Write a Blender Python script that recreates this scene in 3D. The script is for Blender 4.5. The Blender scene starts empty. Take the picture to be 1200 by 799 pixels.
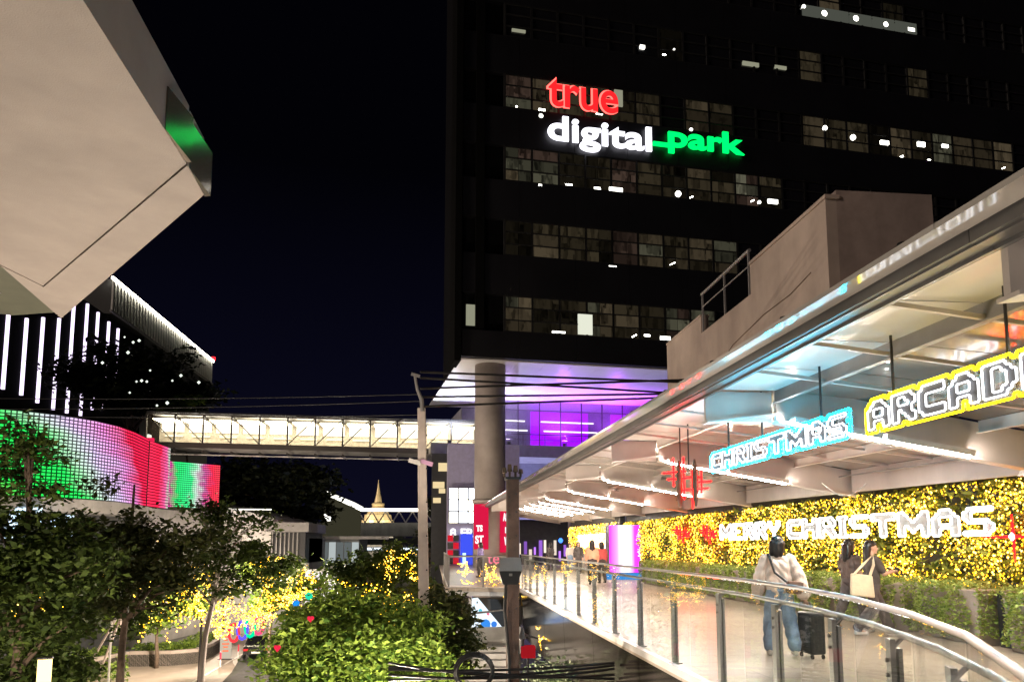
import bpy, bmesh, math, random
import numpy as np
from mathutils import Vector, Matrix, Euler
R = math.radians
rnd = random.Random(7)
nrg = np.random.default_rng(7)
S = bpy.context.scene
COL = S.collection

# ------------------------------------------------------------------ camera, sky, city glow, exposure
EYE = 1.5
PITCH = math.atan(.115)
YAW = R(5.80)
cd = bpy.data.cameras.new('camera')
cd.sensor_width = 36
cd.lens = 27
cd.shift_y = 135 / 1200
cd.clip_start = .05
cd.clip_end = 6000
cam = bpy.data.objects.new('camera', cd)
cam.location = (0, 0, EYE)
cam.rotation_euler = (math.pi / 2 + PITCH, 0, -YAW)
COL.objects.link(cam)
S.camera = cam

W_ = bpy.data.worlds.new('World')
S.world = W_
W_.use_nodes = True
wn = W_.node_tree
bg = wn.nodes['Background']
sky = wn.nodes.new('ShaderNodeTexSky')
sky.sky_type = 'NISHITA'
sky.sun_disc = False
sky.sun_elevation = R(-6)
sky.sun_rotation = R(265)
sky.air_density = 1.0
sky.dust_density = .3
sky.ozone_density = 2.0
geo = wn.nodes.new('ShaderNodeNewGeometry'); sep = wn.nodes.new('ShaderNodeSeparateXYZ'); wn.links.new(geo.outputs['Incoming'], sep.inputs[0])
el = wn.nodes.new('ShaderNodeMath'); el.operation = 'ABSOLUTE'; wn.links.new(sep.outputs['Z'], el.inputs[0])
gr = wn.nodes.new('ShaderNodeValToRGB'); wn.links.new(el.outputs[0], gr.inputs[0])        # glow of the city air, fading upward
gr.color_ramp.elements[0].color = (.075, .075, .26, 1); gr.color_ramp.elements[1].color = (.012, .012, .030, 1)
gr.color_ramp.elements[1].position = .45
ad = wn.nodes.new('ShaderNodeMix'); ad.data_type = 'RGBA'; ad.blend_type = 'ADD'; ad.inputs[0].default_value = 1
wn.links.new(sky.outputs[0], ad.inputs[6]); wn.links.new(gr.outputs[0], ad.inputs[7]); wn.links.new(ad.outputs[2], bg.inputs[0])
bg.inputs[1].default_value = .05

sl = bpy.data.lights.new('city_glow', 'SUN')          # low warm glow of the city from the left
sl.energy = 1.15
sl.angle = R(14)
sl.color = (1.0, .80, .66)
sun = bpy.data.objects.new('city_glow', sl)
sun.rotation_euler = Vector((1.0, .42, -.30)).to_track_quat('-Z', 'Y').to_euler()
COL.objects.link(sun)

S.view_settings.view_transform = 'Standard'
S.view_settings.look = 'None'
S.view_settings.exposure = 0
S.view_settings.gamma = 1
S.cycles.use_denoising = True
S.cycles.max_bounces = 6
S.cycles.diffuse_bounces = 3
S.cycles.glossy_bounces = 3
S.cycles.transmission_bounces = 4
S.cycles.transparent_max_bounces = 16
S.cycles.sample_clamp_indirect = 6

# ------------------------------------------------------------------ helpers
def ray(u, v):
    x = (u - 600) / 900
    y = -(v - 534.5) / 900
    f = math.cos(PITCH) - y * math.sin(PITCH)
    return Vector((x * math.cos(YAW) + f * math.sin(YAW), -x * math.sin(YAW) + f * math.cos(YAW),
                   math.sin(PITCH) + y * math.cos(PITCH)))

def P(u, v, Y=None, X=None, Z=None):
    """where the sight line through a spot of the photograph meets a plane of the place"""
    d = ray(u, v)
    t = Y / d.y if Y is not None else X / d.x if X is not None else (Z - EYE) / d.z
    return Vector((d.x * t, d.y * t, EYE + d.z * t))

MATS = {}
def mat(name, col, rough=.6, metal=0., var=.12, scale=3., bump=0., bscale=30., coat=0., spec=.5, dirt=0.):
    if name in MATS: return MATS[name]
    m = bpy.data.materials.new(name); m.use_nodes = True
    n, l = m.node_tree.nodes, m.node_tree.links
    b = n['Principled BSDF']
    b.inputs['Roughness'].default_value = rough
    b.inputs['Metallic'].default_value = metal
    b.inputs['Coat Weight'].default_value = coat
    b.inputs['Specular IOR Level'].default_value = spec
    tc = n.new('ShaderNodeTexCoord')
    nz = n.new('ShaderNodeTexNoise'); nz.inputs['Scale'].default_value = scale
    nz.inputs['Detail'].default_value = 6; nz.inputs['Roughness'].default_value = .65
    l.new(tc.outputs['Object'], nz.inputs['Vector'])
    rp = n.new('ShaderNodeValToRGB')
    rp.color_ramp.elements[0].position = .3; rp.color_ramp.elements[1].position = .7
    rp.color_ramp.elements[0].color = (*[max(0, c * (1 - var)) for c in col], 1)
    rp.color_ramp.elements[1].color = (*[min(1, c * (1 + var)) for c in col], 1)
    l.new(nz.outputs['Fac'], rp.inputs['Fac'])
    out = rp.outputs[0]
    if dirt:
        n2 = n.new('ShaderNodeTexNoise'); n2.inputs['Scale'].default_value = scale * .35
        mp = n.new('ShaderNodeMapping'); mp.inputs['Scale'].default_value = (1, 1, .25)
        l.new(tc.outputs['Object'], mp.inputs[0]); l.new(mp.outputs[0], n2.inputs['Vector'])
        n2.inputs['Detail'].default_value = 8
        r2 = n.new('ShaderNodeValToRGB'); r2.color_ramp.elements[0].position = .45; r2.color_ramp.elements[1].position = .75
        r2.color_ramp.elements[0].color = (1, 1, 1, 1); r2.color_ramp.elements[1].color = (1 - dirt,) * 3 + (1,)
        l.new(n2.outputs['Fac'], r2.inputs['Fac'])
        mx = n.new('ShaderNodeMix'); mx.data_type = 'RGBA'; mx.blend_type = 'MULTIPLY'; mx.inputs[0].default_value = 1
        l.new(out, mx.inputs[6]); l.new(r2.outputs[0], mx.inputs[7]); out = mx.outputs[2]
    l.new(out, b.inputs['Base Color'])
    if bump:
        n3 = n.new('ShaderNodeTexNoise'); n3.inputs['Scale'].default_value = bscale; n3.inputs['Detail'].default_value = 5
        l.new(tc.outputs['Object'], n3.inputs['Vector'])
        bp = n.new('ShaderNodeBump'); bp.inputs['Strength'].default_value = bump; bp.inputs['Distance'].default_value = .02
        l.new(n3.outputs['Fac'], bp.inputs['Height']); l.new(bp.outputs[0], b.inputs['Normal'])
    MATS[name] = m
    return m

def em(name, col, strength, sample=True):
    if name in MATS: return MATS[name]
    m = bpy.data.materials.new(name); m.use_nodes = True
    n, l = m.node_tree.nodes, m.node_tree.links
    n.remove(n['Principled BSDF'])
    e = n.new('ShaderNodeEmission')
    e.inputs[0].default_value = (*col, 1); e.inputs[1].default_value = strength
    l.new(e.outputs[0], n['Material Output'].inputs[0])
    if not sample: m.cycles.emission_sampling = 'NONE'
    MATS[name] = m
    return m

def ramp(n, stops, interp='LINEAR'):
    r = n.new('ShaderNodeValToRGB'); r.color_ramp.interpolation = interp
    while len(r.color_ramp.elements) < len(stops): r.color_ramp.elements.new(.5)
    for e, (p, c) in zip(r.color_ramp.elements, stops): e.position = p; e.color = (*c, 1)
    return r
def math_node(n, l, op, a, b=None):
    q = n.new('ShaderNodeMath'); q.operation = op
    for i, v in enumerate((a, b)):
        if v is None: continue
        if isinstance(v, (int, float)): q.inputs[i].default_value = v
        else: l.new(v, q.inputs[i])
    return q.outputs[0]
def glassmat(name, tint=(.9, .95, .95), alpha=.12, rough=.02, col=(.5, .55, .55)):
    if name in MATS: return MATS[name]
    m = bpy.data.materials.new(name); m.use_nodes = True
    n, l = m.node_tree.nodes, m.node_tree.links
    n.remove(n['Principled BSDF'])
    tr = n.new('ShaderNodeBsdfTransparent'); tr.inputs[0].default_value = (*tint, 1)
    gl = n.new('ShaderNodeBsdfGlossy'); gl.inputs['Roughness'].default_value = rough
    df = n.new('ShaderNodeBsdfDiffuse'); df.inputs[0].default_value = (*col, 1)
    fr = n.new('ShaderNodeFresnel'); fr.inputs[0].default_value = 1.5
    m1 = n.new('ShaderNodeMixShader'); m1.inputs[0].default_value = alpha
    m2 = n.new('ShaderNodeMixShader')
    l.new(tr.outputs[0], m1.inputs[1]); l.new(df.outputs[0], m1.inputs[2])
    ge = n.new('ShaderNodeNewGeometry'); iv = n.new('ShaderNodeMath'); iv.operation = 'SUBTRACT'; iv.inputs[0].default_value = 1; l.new(ge.outputs['Backfacing'], iv.inputs[1])
    mu = n.new('ShaderNodeMath'); mu.operation = 'MULTIPLY'; l.new(fr.outputs[0], mu.inputs[0]); l.new(iv.outputs[0], mu.inputs[1]); fr = mu
    l.new(fr.outputs[0], m2.inputs[0]); l.new(m1.outputs[0], m2.inputs[1]); l.new(gl.outputs[0], m2.inputs[2])
    l.new(m2.outputs[0], n['Material Output'].inputs[0])
    MATS[name] = m
    return m

def leafmat(name, c0, c1, trans=.25):
    if name in MATS: return MATS[name]
    m = bpy.data.materials.new(name); m.use_nodes = True
    n, l = m.node_tree.nodes, m.node_tree.links
    b = n['Principled BSDF']; b.inputs['Roughness'].default_value = .6; b.inputs['Specular IOR Level'].default_value = .25
    g = n.new('ShaderNodeNewGeometry')
    rp = n.new('ShaderNodeValToRGB')
    rp.color_ramp.elements[0].color = (*c0, 1); rp.color_ramp.elements[1].color = (*c1, 1)
    l.new(g.outputs['Random Per Island'], rp.inputs[0]); l.new(rp.outputs[0], b.inputs['Base Color'])
    t = n.new('ShaderNodeBsdfTranslucent'); l.new(rp.outputs[0], t.inputs[0])
    mx = n.new('ShaderNodeMixShader'); mx.inputs[0].default_value = trans
    l.new(b.outputs[0], mx.inputs[1]); l.new(t.outputs[0], mx.inputs[2])
    l.new(mx.outputs[0], n['Material Output'].inputs[0])
    MATS[name] = m
    return m

def tag(o, label=None, cat=None, group=None, kind=None):
    if label: o['label'] = label
    if cat: o['category'] = cat
    if group: o['group'] = group
    if kind: o['kind'] = kind
    return o

def thing(name, loc, label, cat, group=None):
    o = bpy.data.objects.new(name, None)
    o.empty_display_size = .2
    COL.objects.link(o); o.location = loc
    return tag(o, label, cat, group)

def wloc(o):
    v = Vector((0, 0, 0))
    while o: v = v + o.location; o = o.parent
    return v

class MB:
    def __init__(s): s.v = []; s.f = []; s.m = []; s.uv = None
    def add(s, vs, fs, mi=0):
        b = len(s.v); s.v += [tuple(q) for q in vs]
        for f in fs: s.f.append(tuple(b + i for i in f)); s.m.append(mi)
        return s
    def hexa(s, c, mi=0):      # 4 bottom + 4 top corners
        return s.add(c, [(3, 2, 1, 0), (4, 5, 6, 7), (0, 1, 5, 4), (1, 2, 6, 5), (2, 3, 7, 6), (3, 0, 4, 7)], mi)
    def box(s, x0, y0, z0, x1, y1, z1, mi=0):
        return s.hexa([(x0, y0, z0), (x1, y0, z0), (x1, y1, z0), (x0, y1, z0), (x0, y0, z1), (x1, y0, z1), (x1, y1, z1), (x0, y1, z1)], mi)
    def bar(s, a, b, w, h, mi=0, up=(0, 0, 1)):   # box beam, w across, h along up
        a, b = Vector(a), Vector(b); d = (b - a).normalized(); up = Vector(up)
        if abs(d.dot(up)) > .99: up = Vector((0, 1, 0))
        r = d.cross(up).normalized(); q = r.cross(d).normalized()
        r = r * w / 2; q = q * h / 2
        return s.hexa([a - r - q, a + r - q, b + r - q, b - r - q, a - r + q, a + r + q, b + r + q, b - r + q], mi)
    def tube(s, pts, r, n=8, closed=False, mi=0, caps=True):
        pts = [Vector(p) for p in pts]; k = len(pts)
        rs = r if isinstance(r, (list, tuple)) else [r] * k
        b = len(s.v); ref = None
        for i, p in enumerate(pts):
            a = pts[i - 1] if (i or closed) else p; c = pts[(i + 1) % k] if (i < k - 1 or closed) else p
            d1 = (p - a).normalized() if (p - a).length > 1e-9 else None; d2 = (c - p).normalized() if (c - p).length > 1e-9 else None
            d = ((d1 or d2) + (d2 or d1)).normalized() if d1 or d2 else Vector((0, 0, 1))
            if d.length < .1: d = d1
            if ref is None:
                ref = d.orthogonal().normalized()
            x = (ref - d * ref.dot(d))
            x = x.normalized() if x.length > 1e-5 else d.orthogonal().normalized()
            ref = x; y = d.cross(x)
            cosang = (d1.dot(d) if d1 else 1); sc = 1 / max(cosang, .6)
            for j in range(n):
                t = 2 * math.pi * j / n
                s.v.append(tuple(p + (x * math.cos(t) + y * math.sin(t)) * rs[i] * sc))
        for i in range(k if closed else k - 1):
            i2 = (i + 1) % k
            off = 0
            if closed and i == k - 1:    # match twist
                best = min(range(n), key=lambda o: (Vector(s.v[b + o]) - Vector(s.v[b + i * n])).length); off = best
            for j in range(n):
                s.f.append((b + i * n + j, b + i * n + (j + 1) % n, b + i2 * n + (j + 1 + off) % n, b + i2 * n + (j + off) % n)); s.m.append(mi)
        if caps and not closed:
            s.f.append(tuple(b + j for j in reversed(range(n)))); s.m.append(mi)
            s.f.append(tuple(b + (k - 1) * n + j for j in range(n))); s.m.append(mi)
        return s
    def prism(s, poly, z0, z1, mi=0):
        n = len(poly)
        area = sum(poly[i][0] * poly[(i + 1) % n][1] - poly[(i + 1) % n][0] * poly[i][1] for i in range(n))
        if area < 0: poly = poly[::-1]
        f0 = z0 if callable(z0) else (lambda x, y: z0)
        f1 = z1 if callable(z1) else (lambda x, y: z1)
        vs = [(x, y, f0(x, y)) for x, y in poly] + [(x, y, f1(x, y)) for x, y in poly]
        return s.add(vs, [tuple(range(n - 1, -1, -1)), tuple(range(n, 2 * n))] + [(i, (i + 1) % n, n + (i + 1) % n, n + i) for i in range(n)], mi)
    def build(s, name, m, parent=None, smooth=False, bevel=0., kind=None):
        me = bpy.data.meshes.new(name)
        if parent is not None: o3 = wloc(parent)
        else:
            a = np.array(s.v); o3 = Vector(((a[:, 0].min() + a[:, 0].max()) / 2, (a[:, 1].min() + a[:, 1].max()) / 2, a[:, 2].min()))
        vs = np.array(s.v) - np.array(o3)
        me.from_pydata(vs.tolist(), [], s.f)
        for q in (m if isinstance(m, (list, tuple)) else [m]): me.materials.append(q)
        me.polygons.foreach_set('material_index', s.m)
        if smooth: me.polygons.foreach_set('use_smooth', [True] * len(s.f))
        me.update()
        ob = bpy.data.objects.new(name, me); COL.objects.link(ob)
        if parent is not None: ob.parent = parent
        else: ob.location = o3
        if bevel:
            b = ob.modifiers.new('b', 'BEVEL'); b.width = bevel; b.segments = 2; b.limit_method = 'ANGLE'
        if kind: ob['kind'] = kind
        return ob

def put(me, name, parent, loc, rot=(0, 0, 0), scale=(1, 1, 1)):
    o = bpy.data.objects.new(name, me); COL.objects.link(o); o.parent = parent
    o.location = Vector(loc) - wloc(parent); o.rotation_euler = rot; o.scale = scale
    return o

def leaves(name, pts, size, m, parent=None, aspect=1.7, flat=.5, kind=None, jitter=.6):
    """a mesh of small folded leaves round the given points"""
    p = np.asarray(pts, float); n = len(p)
    if parent is None: o3 = np.array([p[:, 0].mean(), p[:, 1].mean(), p[:, 2].min()])
    else: o3 = np.array(wloc(parent))
    a = nrg.normal(size=(n, 3)); a[:, 2] *= flat; a /= np.linalg.norm(a, axis=1)[:, None]
    b = nrg.normal(size=(n, 3)); b[:, 2] *= flat
    b -= (a * b).sum(1)[:, None] * a; b /= np.linalg.norm(b, axis=1)[:, None]
    c = np.cross(a, b)
    s = size * (1 + jitter * nrg.uniform(-1, 1, n))[:, None]
    v = np.stack([p - a * s, p + b * s / aspect * .8 + c * s * .15, p + a * s - c * s * .2, p - b * s / aspect * .8 + c * s * .15], 1).reshape(-1, 3) - o3
    me = bpy.data.meshes.new(name)
    me.vertices.add(n * 4); me.vertices.foreach_set('co', v.astype('f').ravel())
    me.loops.add(n * 4); me.loops.foreach_set('vertex_index', np.arange(n * 4, dtype='i'))
    me.polygons.add(n); me.polygons.foreach_set('loop_start', np.arange(0, n * 4, 4, dtype='i'))
    me.polygons.foreach_set('loop_total', np.full(n, 4, 'i'))
    me.materials.append(m); me.update(); me.validate()
    ob = bpy.data.objects.new(name, me); COL.objects.link(ob)
    if parent is not None: ob.parent = parent
    else: ob.location = o3
    if kind: ob['kind'] = kind
    return ob

def dots(name, pts, r, m, parent=None, kind='stuff'):
    """tiny octahedral bulbs; m may be a list of materials drawn at random"""
    p = np.asarray(pts, float); n = len(p)
    o3 = np.array(wloc(parent)) if parent is not None else np.array([p[:, 0].mean(), p[:, 1].mean(), p[:, 2].min()])
    d = np.array([(1, 0, 0), (-1, 0, 0), (0, 1, 0), (0, -1, 0), (0, 0, 1), (0, 0, -1)], float)
    rr = r * nrg.uniform(.6, 1.35, n)
    v = (p[:, None, :] + d[None] * rr[:, None, None]).reshape(-1, 3) - o3
    t = np.array([(0, 2, 4), (2, 1, 4), (1, 3, 4), (3, 0, 4), (2, 0, 5), (1, 2, 5), (3, 1, 5), (0, 3, 5)])
    f = (t[None] + 6 * np.arange(n)[:, None, None]).reshape(-1, 3)
    me = bpy.data.meshes.new(name); me.from_pydata(v.tolist(), [], f.tolist())
    ms = m if isinstance(m, list) else [m]
    for q in ms: me.materials.append(q)
    me.polygons.foreach_set('material_index', np.repeat(nrg.integers(0, len(ms), n), 8).astype('i'))
    me.update()
    ob = bpy.data.objects.new(name, me); COL.objects.link(ob)
    if parent is not None: ob.parent = parent
    else: ob.location = o3
    if kind: ob['kind'] = kind
    return ob

def text_mesh(body, size, extrude=.0, offset=0., bevel=0., outline=False):
    cu = bpy.data.curves.new('t', 'FONT'); cu.body = body; cu.size = size; cu.extrude = extrude; cu.offset = offset
    cu.bevel_depth = bevel; cu.bevel_resolution = 1; cu.resolution_u = 6
    if outline: cu.fill_mode = 'NONE'
    ob = bpy.data.objects.new('t', cu); COL.objects.link(ob)
    dg = bpy.context.evaluated_depsgraph_get(); dg.update()
    me = bpy.data.meshes.new_from_object(ob.evaluated_get(dg))
    bpy.data.objects.remove(ob); bpy.data.curves.remove(cu)
    xs = [v.co.x for v in me.vertices] or [0]
    return me, min(xs), max(xs)

def letters(parent, body, size, origin, xdir, zdir, m, width=None, extrude=.02, offset=0., bevel=0., outline=False, name='letter', gap=.06, height=None):
    """one part per letter, laid along xdir"""
    xdir = Vector(xdir).normalized(); zdir = Vector(zdir).normalized(); ndir = xdir.cross(zdir)
    full, a, b = text_mesh(body, size); sx = (width / (b - a)) if width else 1
    zs = [v.co.y for v in full.vertices]; bpy.data.meshes.remove(full)
    sz = height / (max(zs) - min(zs)) if height else 1
    x = 0
    M3 = Matrix((xdir, zdir, ndir)).transposed()
    for i, ch in enumerate(body):
        if ch == ' ': x += size * .3; continue
        me, a0, b0 = text_mesh(ch, size, extrude, offset, bevel, outline)
        pa, _, pb = text_mesh(body[:i + 1], size); 
        bpy.data.meshes.remove(pa)
        xo = pb - b0
        M4 = M3.to_4x4() @ Matrix.Translation((xo * sx - a * sx, 0, 0)) @ Matrix.Diagonal((sx, sz, 1, 1))
        me.transform(Matrix.Translation(Vector(origin) - wloc(parent)) @ M4)
        me.name = name
        me.materials.clear(); me.materials.append(m)
        me.polygons.foreach_set('material_index', [0] * len(me.polygons))
        o = bpy.data.objects.new(name, me); COL.objects.link(o); o.parent = parent

# ------------------------------------------------------------------ materials
M = dict(
    conc=mat('painted_concrete', (.44, .36, .31), .7, var=.10, scale=1.2, bump=.15, bscale=60, dirt=.45),
    slab=mat('soffit_paint', (.375, .325, .30), .65, var=.08, scale=1.6, bump=.2, bscale=70, dirt=.22),
    dgreen=mat('dark_soffit', (.10, .105, .075), .6, dirt=.2),
    deck=mat('deck_floor', (.46, .375, .295), .33, var=.12, scale=.8, bump=.1, bscale=8, dirt=.25),
    ground=mat('ground_soil', (.06, .06, .05), .9, bump=.3, bscale=5),
    road=mat('asphalt', (.055, .053, .052), .8, bump=.3, bscale=40, dirt=.2),
    plaza=mat('plaza_paving', (.40, .33, .27), .6, var=.15, scale=.6, dirt=.3),
    white=mat('white_paint', (.72, .70, .68), .4, dirt=.15),
    cream=mat('cream_steel', (.62, .56, .53), .4, var=.05, dirt=.22),
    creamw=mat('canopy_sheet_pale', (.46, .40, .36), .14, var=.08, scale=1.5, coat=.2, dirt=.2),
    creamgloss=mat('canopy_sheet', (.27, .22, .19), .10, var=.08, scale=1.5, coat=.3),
    soffitw=mat('white_panel', (.70, .68, .66), .35, var=.04, dirt=.2),
    eave=mat('eave_glass', (.52, .49, .47), .085, var=.05, spec=.9, dirt=.15),
    gutter=mat('gutter_grey', (.10, .098, .10), .4, var=.15, dirt=.3),
    steel=mat('brushed_steel', (.33, .31, .29), .38, metal=.9, var=.08, scale=8),
    post=mat('post_grey', (.30, .29, .29), .4, metal=.4, dirt=.2),
    dark=mat('dark_metal', (.035, .035, .038), .45, metal=.3),
    black=mat('black_rubber', (.012, .012, .013), .5),
    tower=mat('tower_cladding', (.006, .006, .008), .45, var=.3, scale=.4, dirt=.3),
    towerf=mat('tower_frame', (.012, .012, .012), .5),
    fascia=mat('black_glass_panel', (.022, .018, .016), .13, var=.2, scale=.7, spec=.35),
    rust=mat('rusty_steel', (.13, .075, .055), .75, var=.35, scale=4, bump=.3, bscale=40, dirt=.4),
    pole=mat('pole_concrete', (.52, .45, .41), .8, var=.12, scale=3, bump=.3, bscale=40, dirt=.3),
    bark=mat('bark', (.12, .085, .06), .9, var=.3, scale=8, bump=.6, bscale=25),
    planter=mat('planter_concrete', (.36, .30, .26), .8, var=.15, dirt=.3, bump=.2),
    soffit=mat('lobby_soffit', (.72, .70, .72), .3, var=.03),
    dwall=mat('dark_wall', (.03, .032, .034), .6, var=.3),
    gwall=mat('grey_wall', (.30, .29, .28), .6, dirt=.3),
    red=mat('red_banner', (.70, .015, .06), .5, var=.06),
    gold=mat('gilded', (.78, .62, .36), .35, metal=.3, var=.15),
)
glass_rail = glassmat('rail_glass', (.95, .97, .96), .012)
glass_dim = glassmat('lobby_glass', (.75, .75, .8), .06)
gold1 = em('fairy_gold', (1, .46, .012), 5, True)
gold2 = em('fairy_yellow', (1, .52, .03), 7, True)
gold3 = em('fairy_white', (1, .64, .11), 9, True)
GOLD = [gold1, gold2, gold3]
DIM = [gold1, gold2, gold3, em('fairy_dim', (1, .64, .06), 1.0, True), em('fairy_dimmer', (1, .62, .06), .55, True)]
tube_e = em('tube_glow', (1, .885, .765), 350)
neonw = em('neon_white', (.93, .95, 1), 4.5)
neonc = em('neon_cyan', (.0012, .62, .98), 85)
neony = em('neon_yellow', (1, .74, .003), 14)
neonr = em('neon_red', (1, .0012, .0016), 40)

# ------------------------------------------------------------------ setting: ground, road, plaza, deck
def sheet(name, poly, z, m):
    mb = MB(); mb.add([(x, y, z) for x, y in poly], [tuple(range(len(poly)))])
    return tag(mb.build(name, m), kind='structure')
sheet('ground', [(-900, -300), (900, -300), (900, 1500), (-900, 1500)], -6.0, M['ground'])
sheet('road', [(-8.5, -60), (-2, -60), (-3.6, 48), (-8, 120), (-17, 120), (-11.4, 48)], -5.985, M['road'])
sheet('plaza', [(-30, 20), (-8.9, 20), (-11.8, 48), (-16, 75), (-30, 75)], -5.98, M['plaza'])
sheet('pavement', [(-2.2, 8), (9, 8), (9, 70), (-3.4, 70)], -5.975, mat('dark_paving', (.05, .046, .043), .7, dirt=.3))

RAIL = [(1.20, 1.25), (1.55, 1.92), (2.0, 2.76), (2.34, 3.62), (2.66, 4.71), (2.88, 5.9), (3.0, 7.3), (3.02, 8.95),
        (3.02, 10.6), (3.02, 12.25), (3.02, 13.9), (3.02, 15.55), (3.02, 17.2), (3.02, 18.85), (3.02, 20.5), (3.02, 22.15), (3.02, 23.8), (3.02, 25.45), (3.02, 26.5)]
deck_poly = [(x - .045, y) for x, y in RAIL] + [(3.0, 26.5), (.45, 27.5), (.45, 58), (12, 58), (12, 1.2)]
_n, _l = M['deck'].node_tree.nodes, M['deck'].node_tree.links
_b = _n['Principled BSDF']; _src = _b.inputs['Base Color'].links[0].from_socket
_br = _n.new('ShaderNodeTexBrick'); _br.inputs['Scale'].default_value = 1; _br.inputs['Brick Width'].default_value = 1.2; _br.inputs['Row Height'].default_value = .6; _br.inputs['Mortar Size'].default_value = .008
_br.inputs['Color1'].default_value = (1, 1, 1, 1); _br.inputs['Color2'].default_value = (.90, .90, .90, 1); _br.inputs['Mortar'].default_value = (.55, .52, .5, 1)
_tc = _n.new('ShaderNodeTexCoord'); _l.new(_tc.outputs['Object'], _br.inputs[0])
_mx = _n.new('ShaderNodeMix'); _mx.data_type = 'RGBA'; _mx.blend_type = 'MULTIPLY'; _mx.inputs[0].default_value = 1
_l.new(_src, _mx.inputs[6]); _l.new(_br.outputs['Color'], _mx.inputs[7]); _l.new(_mx.outputs[2], _b.inputs['Base Color'])
mb = MB(); mb.prism(deck_poly, -.12, 0.0)
tag(mb.build('walkway_deck', M['deck']), kind='structure')

# girder under the deck edge, clad in black glossy panels
g = thing('walkway_girder', (3.2, 14, -1.6), 'glossy black panelled girder below the edge of the lit walkway', 'girder')
ys = [1.2, 4.7, 8.0, 11.3, 14.6, 17.9, 21.2, 24.5, 26.5]
pts = {1.2: 1.35, 4.7: 2.72}
for a, b in zip(ys, ys[1:]):
    xa, xb = pts.get(a, 3.05), pts.get(b, 3.05)
    mb = MB(); mb.hexa([(xa + .35, a, -1.6), (xa + .03, a + .012, -1.6), (xb + .03, b - .012, -1.6), (xb + .35, b, -1.6),
                        (xa + .35, a, -.13), (xa - .04, a + .012, -.13), (xb - .04, b - .012, -.13), (xb + .35, b, -.13)])
    mb.build('panel', M['fascia'], g)
mb = MB(); mb.box(3.45, 1.0, -1.6, 8.8, 58, -.40); mb.build('deck_slab', M['dark'], g)

# ------------------------------------------------------------------ glass railing of the walkway
g = thing('glass_railing', (3.02, 9, 0), 'long glass railing with steel posts curving round the walkway edge', 'railing')
kerb = MB(); 
kp = [Vector((x, y, 0)) for x, y in RAIL]
for a, b in zip(kp, kp[1:]): kerb.bar(a + Vector((0, 0, -.035)), b + Vector((0, 0, -.035)), .10, .09)
kerb.build('kerb', M['white'], g)
top = MB(); top.tube([p + Vector((0, 0, 1.16)) for p in kp], .018, 8); top.build('top_rail', M['steel'], g, smooth=True)
inn = []
for i, p in enumerate(kp):
    a = kp[max(0, i - 1)]; b = kp[min(len(kp) - 1, i + 1)]; d = (b - a).normalized(); nrm = Vector((d.y, -d.x, 0))
    inn.append(p + nrm * .11 + Vector((0, 0, 1.0)))
mb = MB(); mb.tube(inn, .020, 8); mb.build('hand_rail', M['steel'], g, smooth=True)
def post_mesh():
    mb = MB()
    mb.box(-.014, -.045, 0, .014, .045, .98); mb.box(.028, -.045, 0, .05, .045, .93)
    mb.box(-.06, -.07, 0, .09, .07, .015)
    mb.tube([(.01, 0, .93), (.07, 0, .99)], .012, 6)
    for z in (.78, .86): mb.tube([(-.03, 0, z), (.055, 0, z)], .013, 6)
    return mb
pm = None
for i in range(len(kp) - 1):
    a, b = kp[i], kp[i + 1]; d = (b - a); L = d.length; dn = d.normalized(); ang = math.atan2(dn.y, dn.x)
    mb = MB(); mb.box(0.012, -.006, .03, L - .012, .006, 1.14)
    o = MB.build(mb, 'glass_pane', glass_rail, g)
    # built at the origin, then turned into place
    o.data.transform(Matrix.Translation(wloc(g))); o.location = a - wloc(g); o.rotation_euler = (0, 0, ang)
    nrm = Vector((dn.y, -dn.x, 0))
    if pm is None:
        o = post_mesh().build('post', M['post'], g); o.data.transform(Matrix.Translation(wloc(g))); pm = o.data
        bpy.data.objects.remove(o)
    put(pm, 'post', g, (a + b) / 2 + nrm * .05, (0, 0, ang - math.pi / 2))

# side deck beyond, with its own railing
g = thing('side_railing', (1.7, 27, 0), 'short glass railing of the far side deck, beside the round column', 'railing')
q = [Vector((2.95, 26.7, 0)), Vector((.55, 27.6, 0)), Vector((.55, 33, 0)), Vector((.55, 40, 0))]
mb = MB(); mb.tube([p + Vector((0, 0, 1.1)) for p in q], .03, 6); mb.build('hand_rail', M['steel'], g)
mb = MB()
for a, b in zip(q, q[1:]): mb.bar(a + Vector((0, 0, -.12)), b + Vector((0, 0, -.12)), .12, .3)
mb.build('kerb', M['white'], g)
for a, b in zip(q, q[1:]):
    n = max(2, int((b - a).length / 1.3))
    for i in range(n):
        s, e = a.lerp(b, i / n), a.lerp(b, (i + 1) / n)
        mb = MB(); mb.bar(s.lerp(e, .02) + Vector((0, 0, .58)), s.lerp(e, .98) + Vector((0, 0, .58)), .012, 1.0); mb.build('glass_pane', glass_rail, g)
        mb = MB(); mb.box(s.x - .03, s.y - .03, 0, s.x + .03, s.y + .03, 1.08); mb.build('post', M['post'], g)
g = thing('side_deck_girder', (1.7, 27.7, -1.7), 'dark glossy girder under the side deck where gold lights mirror', 'girder')
mb = MB(); mb.hexa([(.5, 27.6, -1.7), (3.0, 26.66, -1.7), (3.0, 27.2, -1.7), (.5, 28.2, -1.7), (.5, 27.6, -.36), (3.0, 26.66, -.36), (3.0, 27.2, -.36), (.5, 28.2, -.36)]); mb.build('panel', M['fascia'], g)
for a, b in ((28.3, 34), (34.05, 40)):
    mb = MB(); mb.box(.48, a, -1.7, .8, b, -.36); mb.build('panel', M['fascia'], g)

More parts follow.
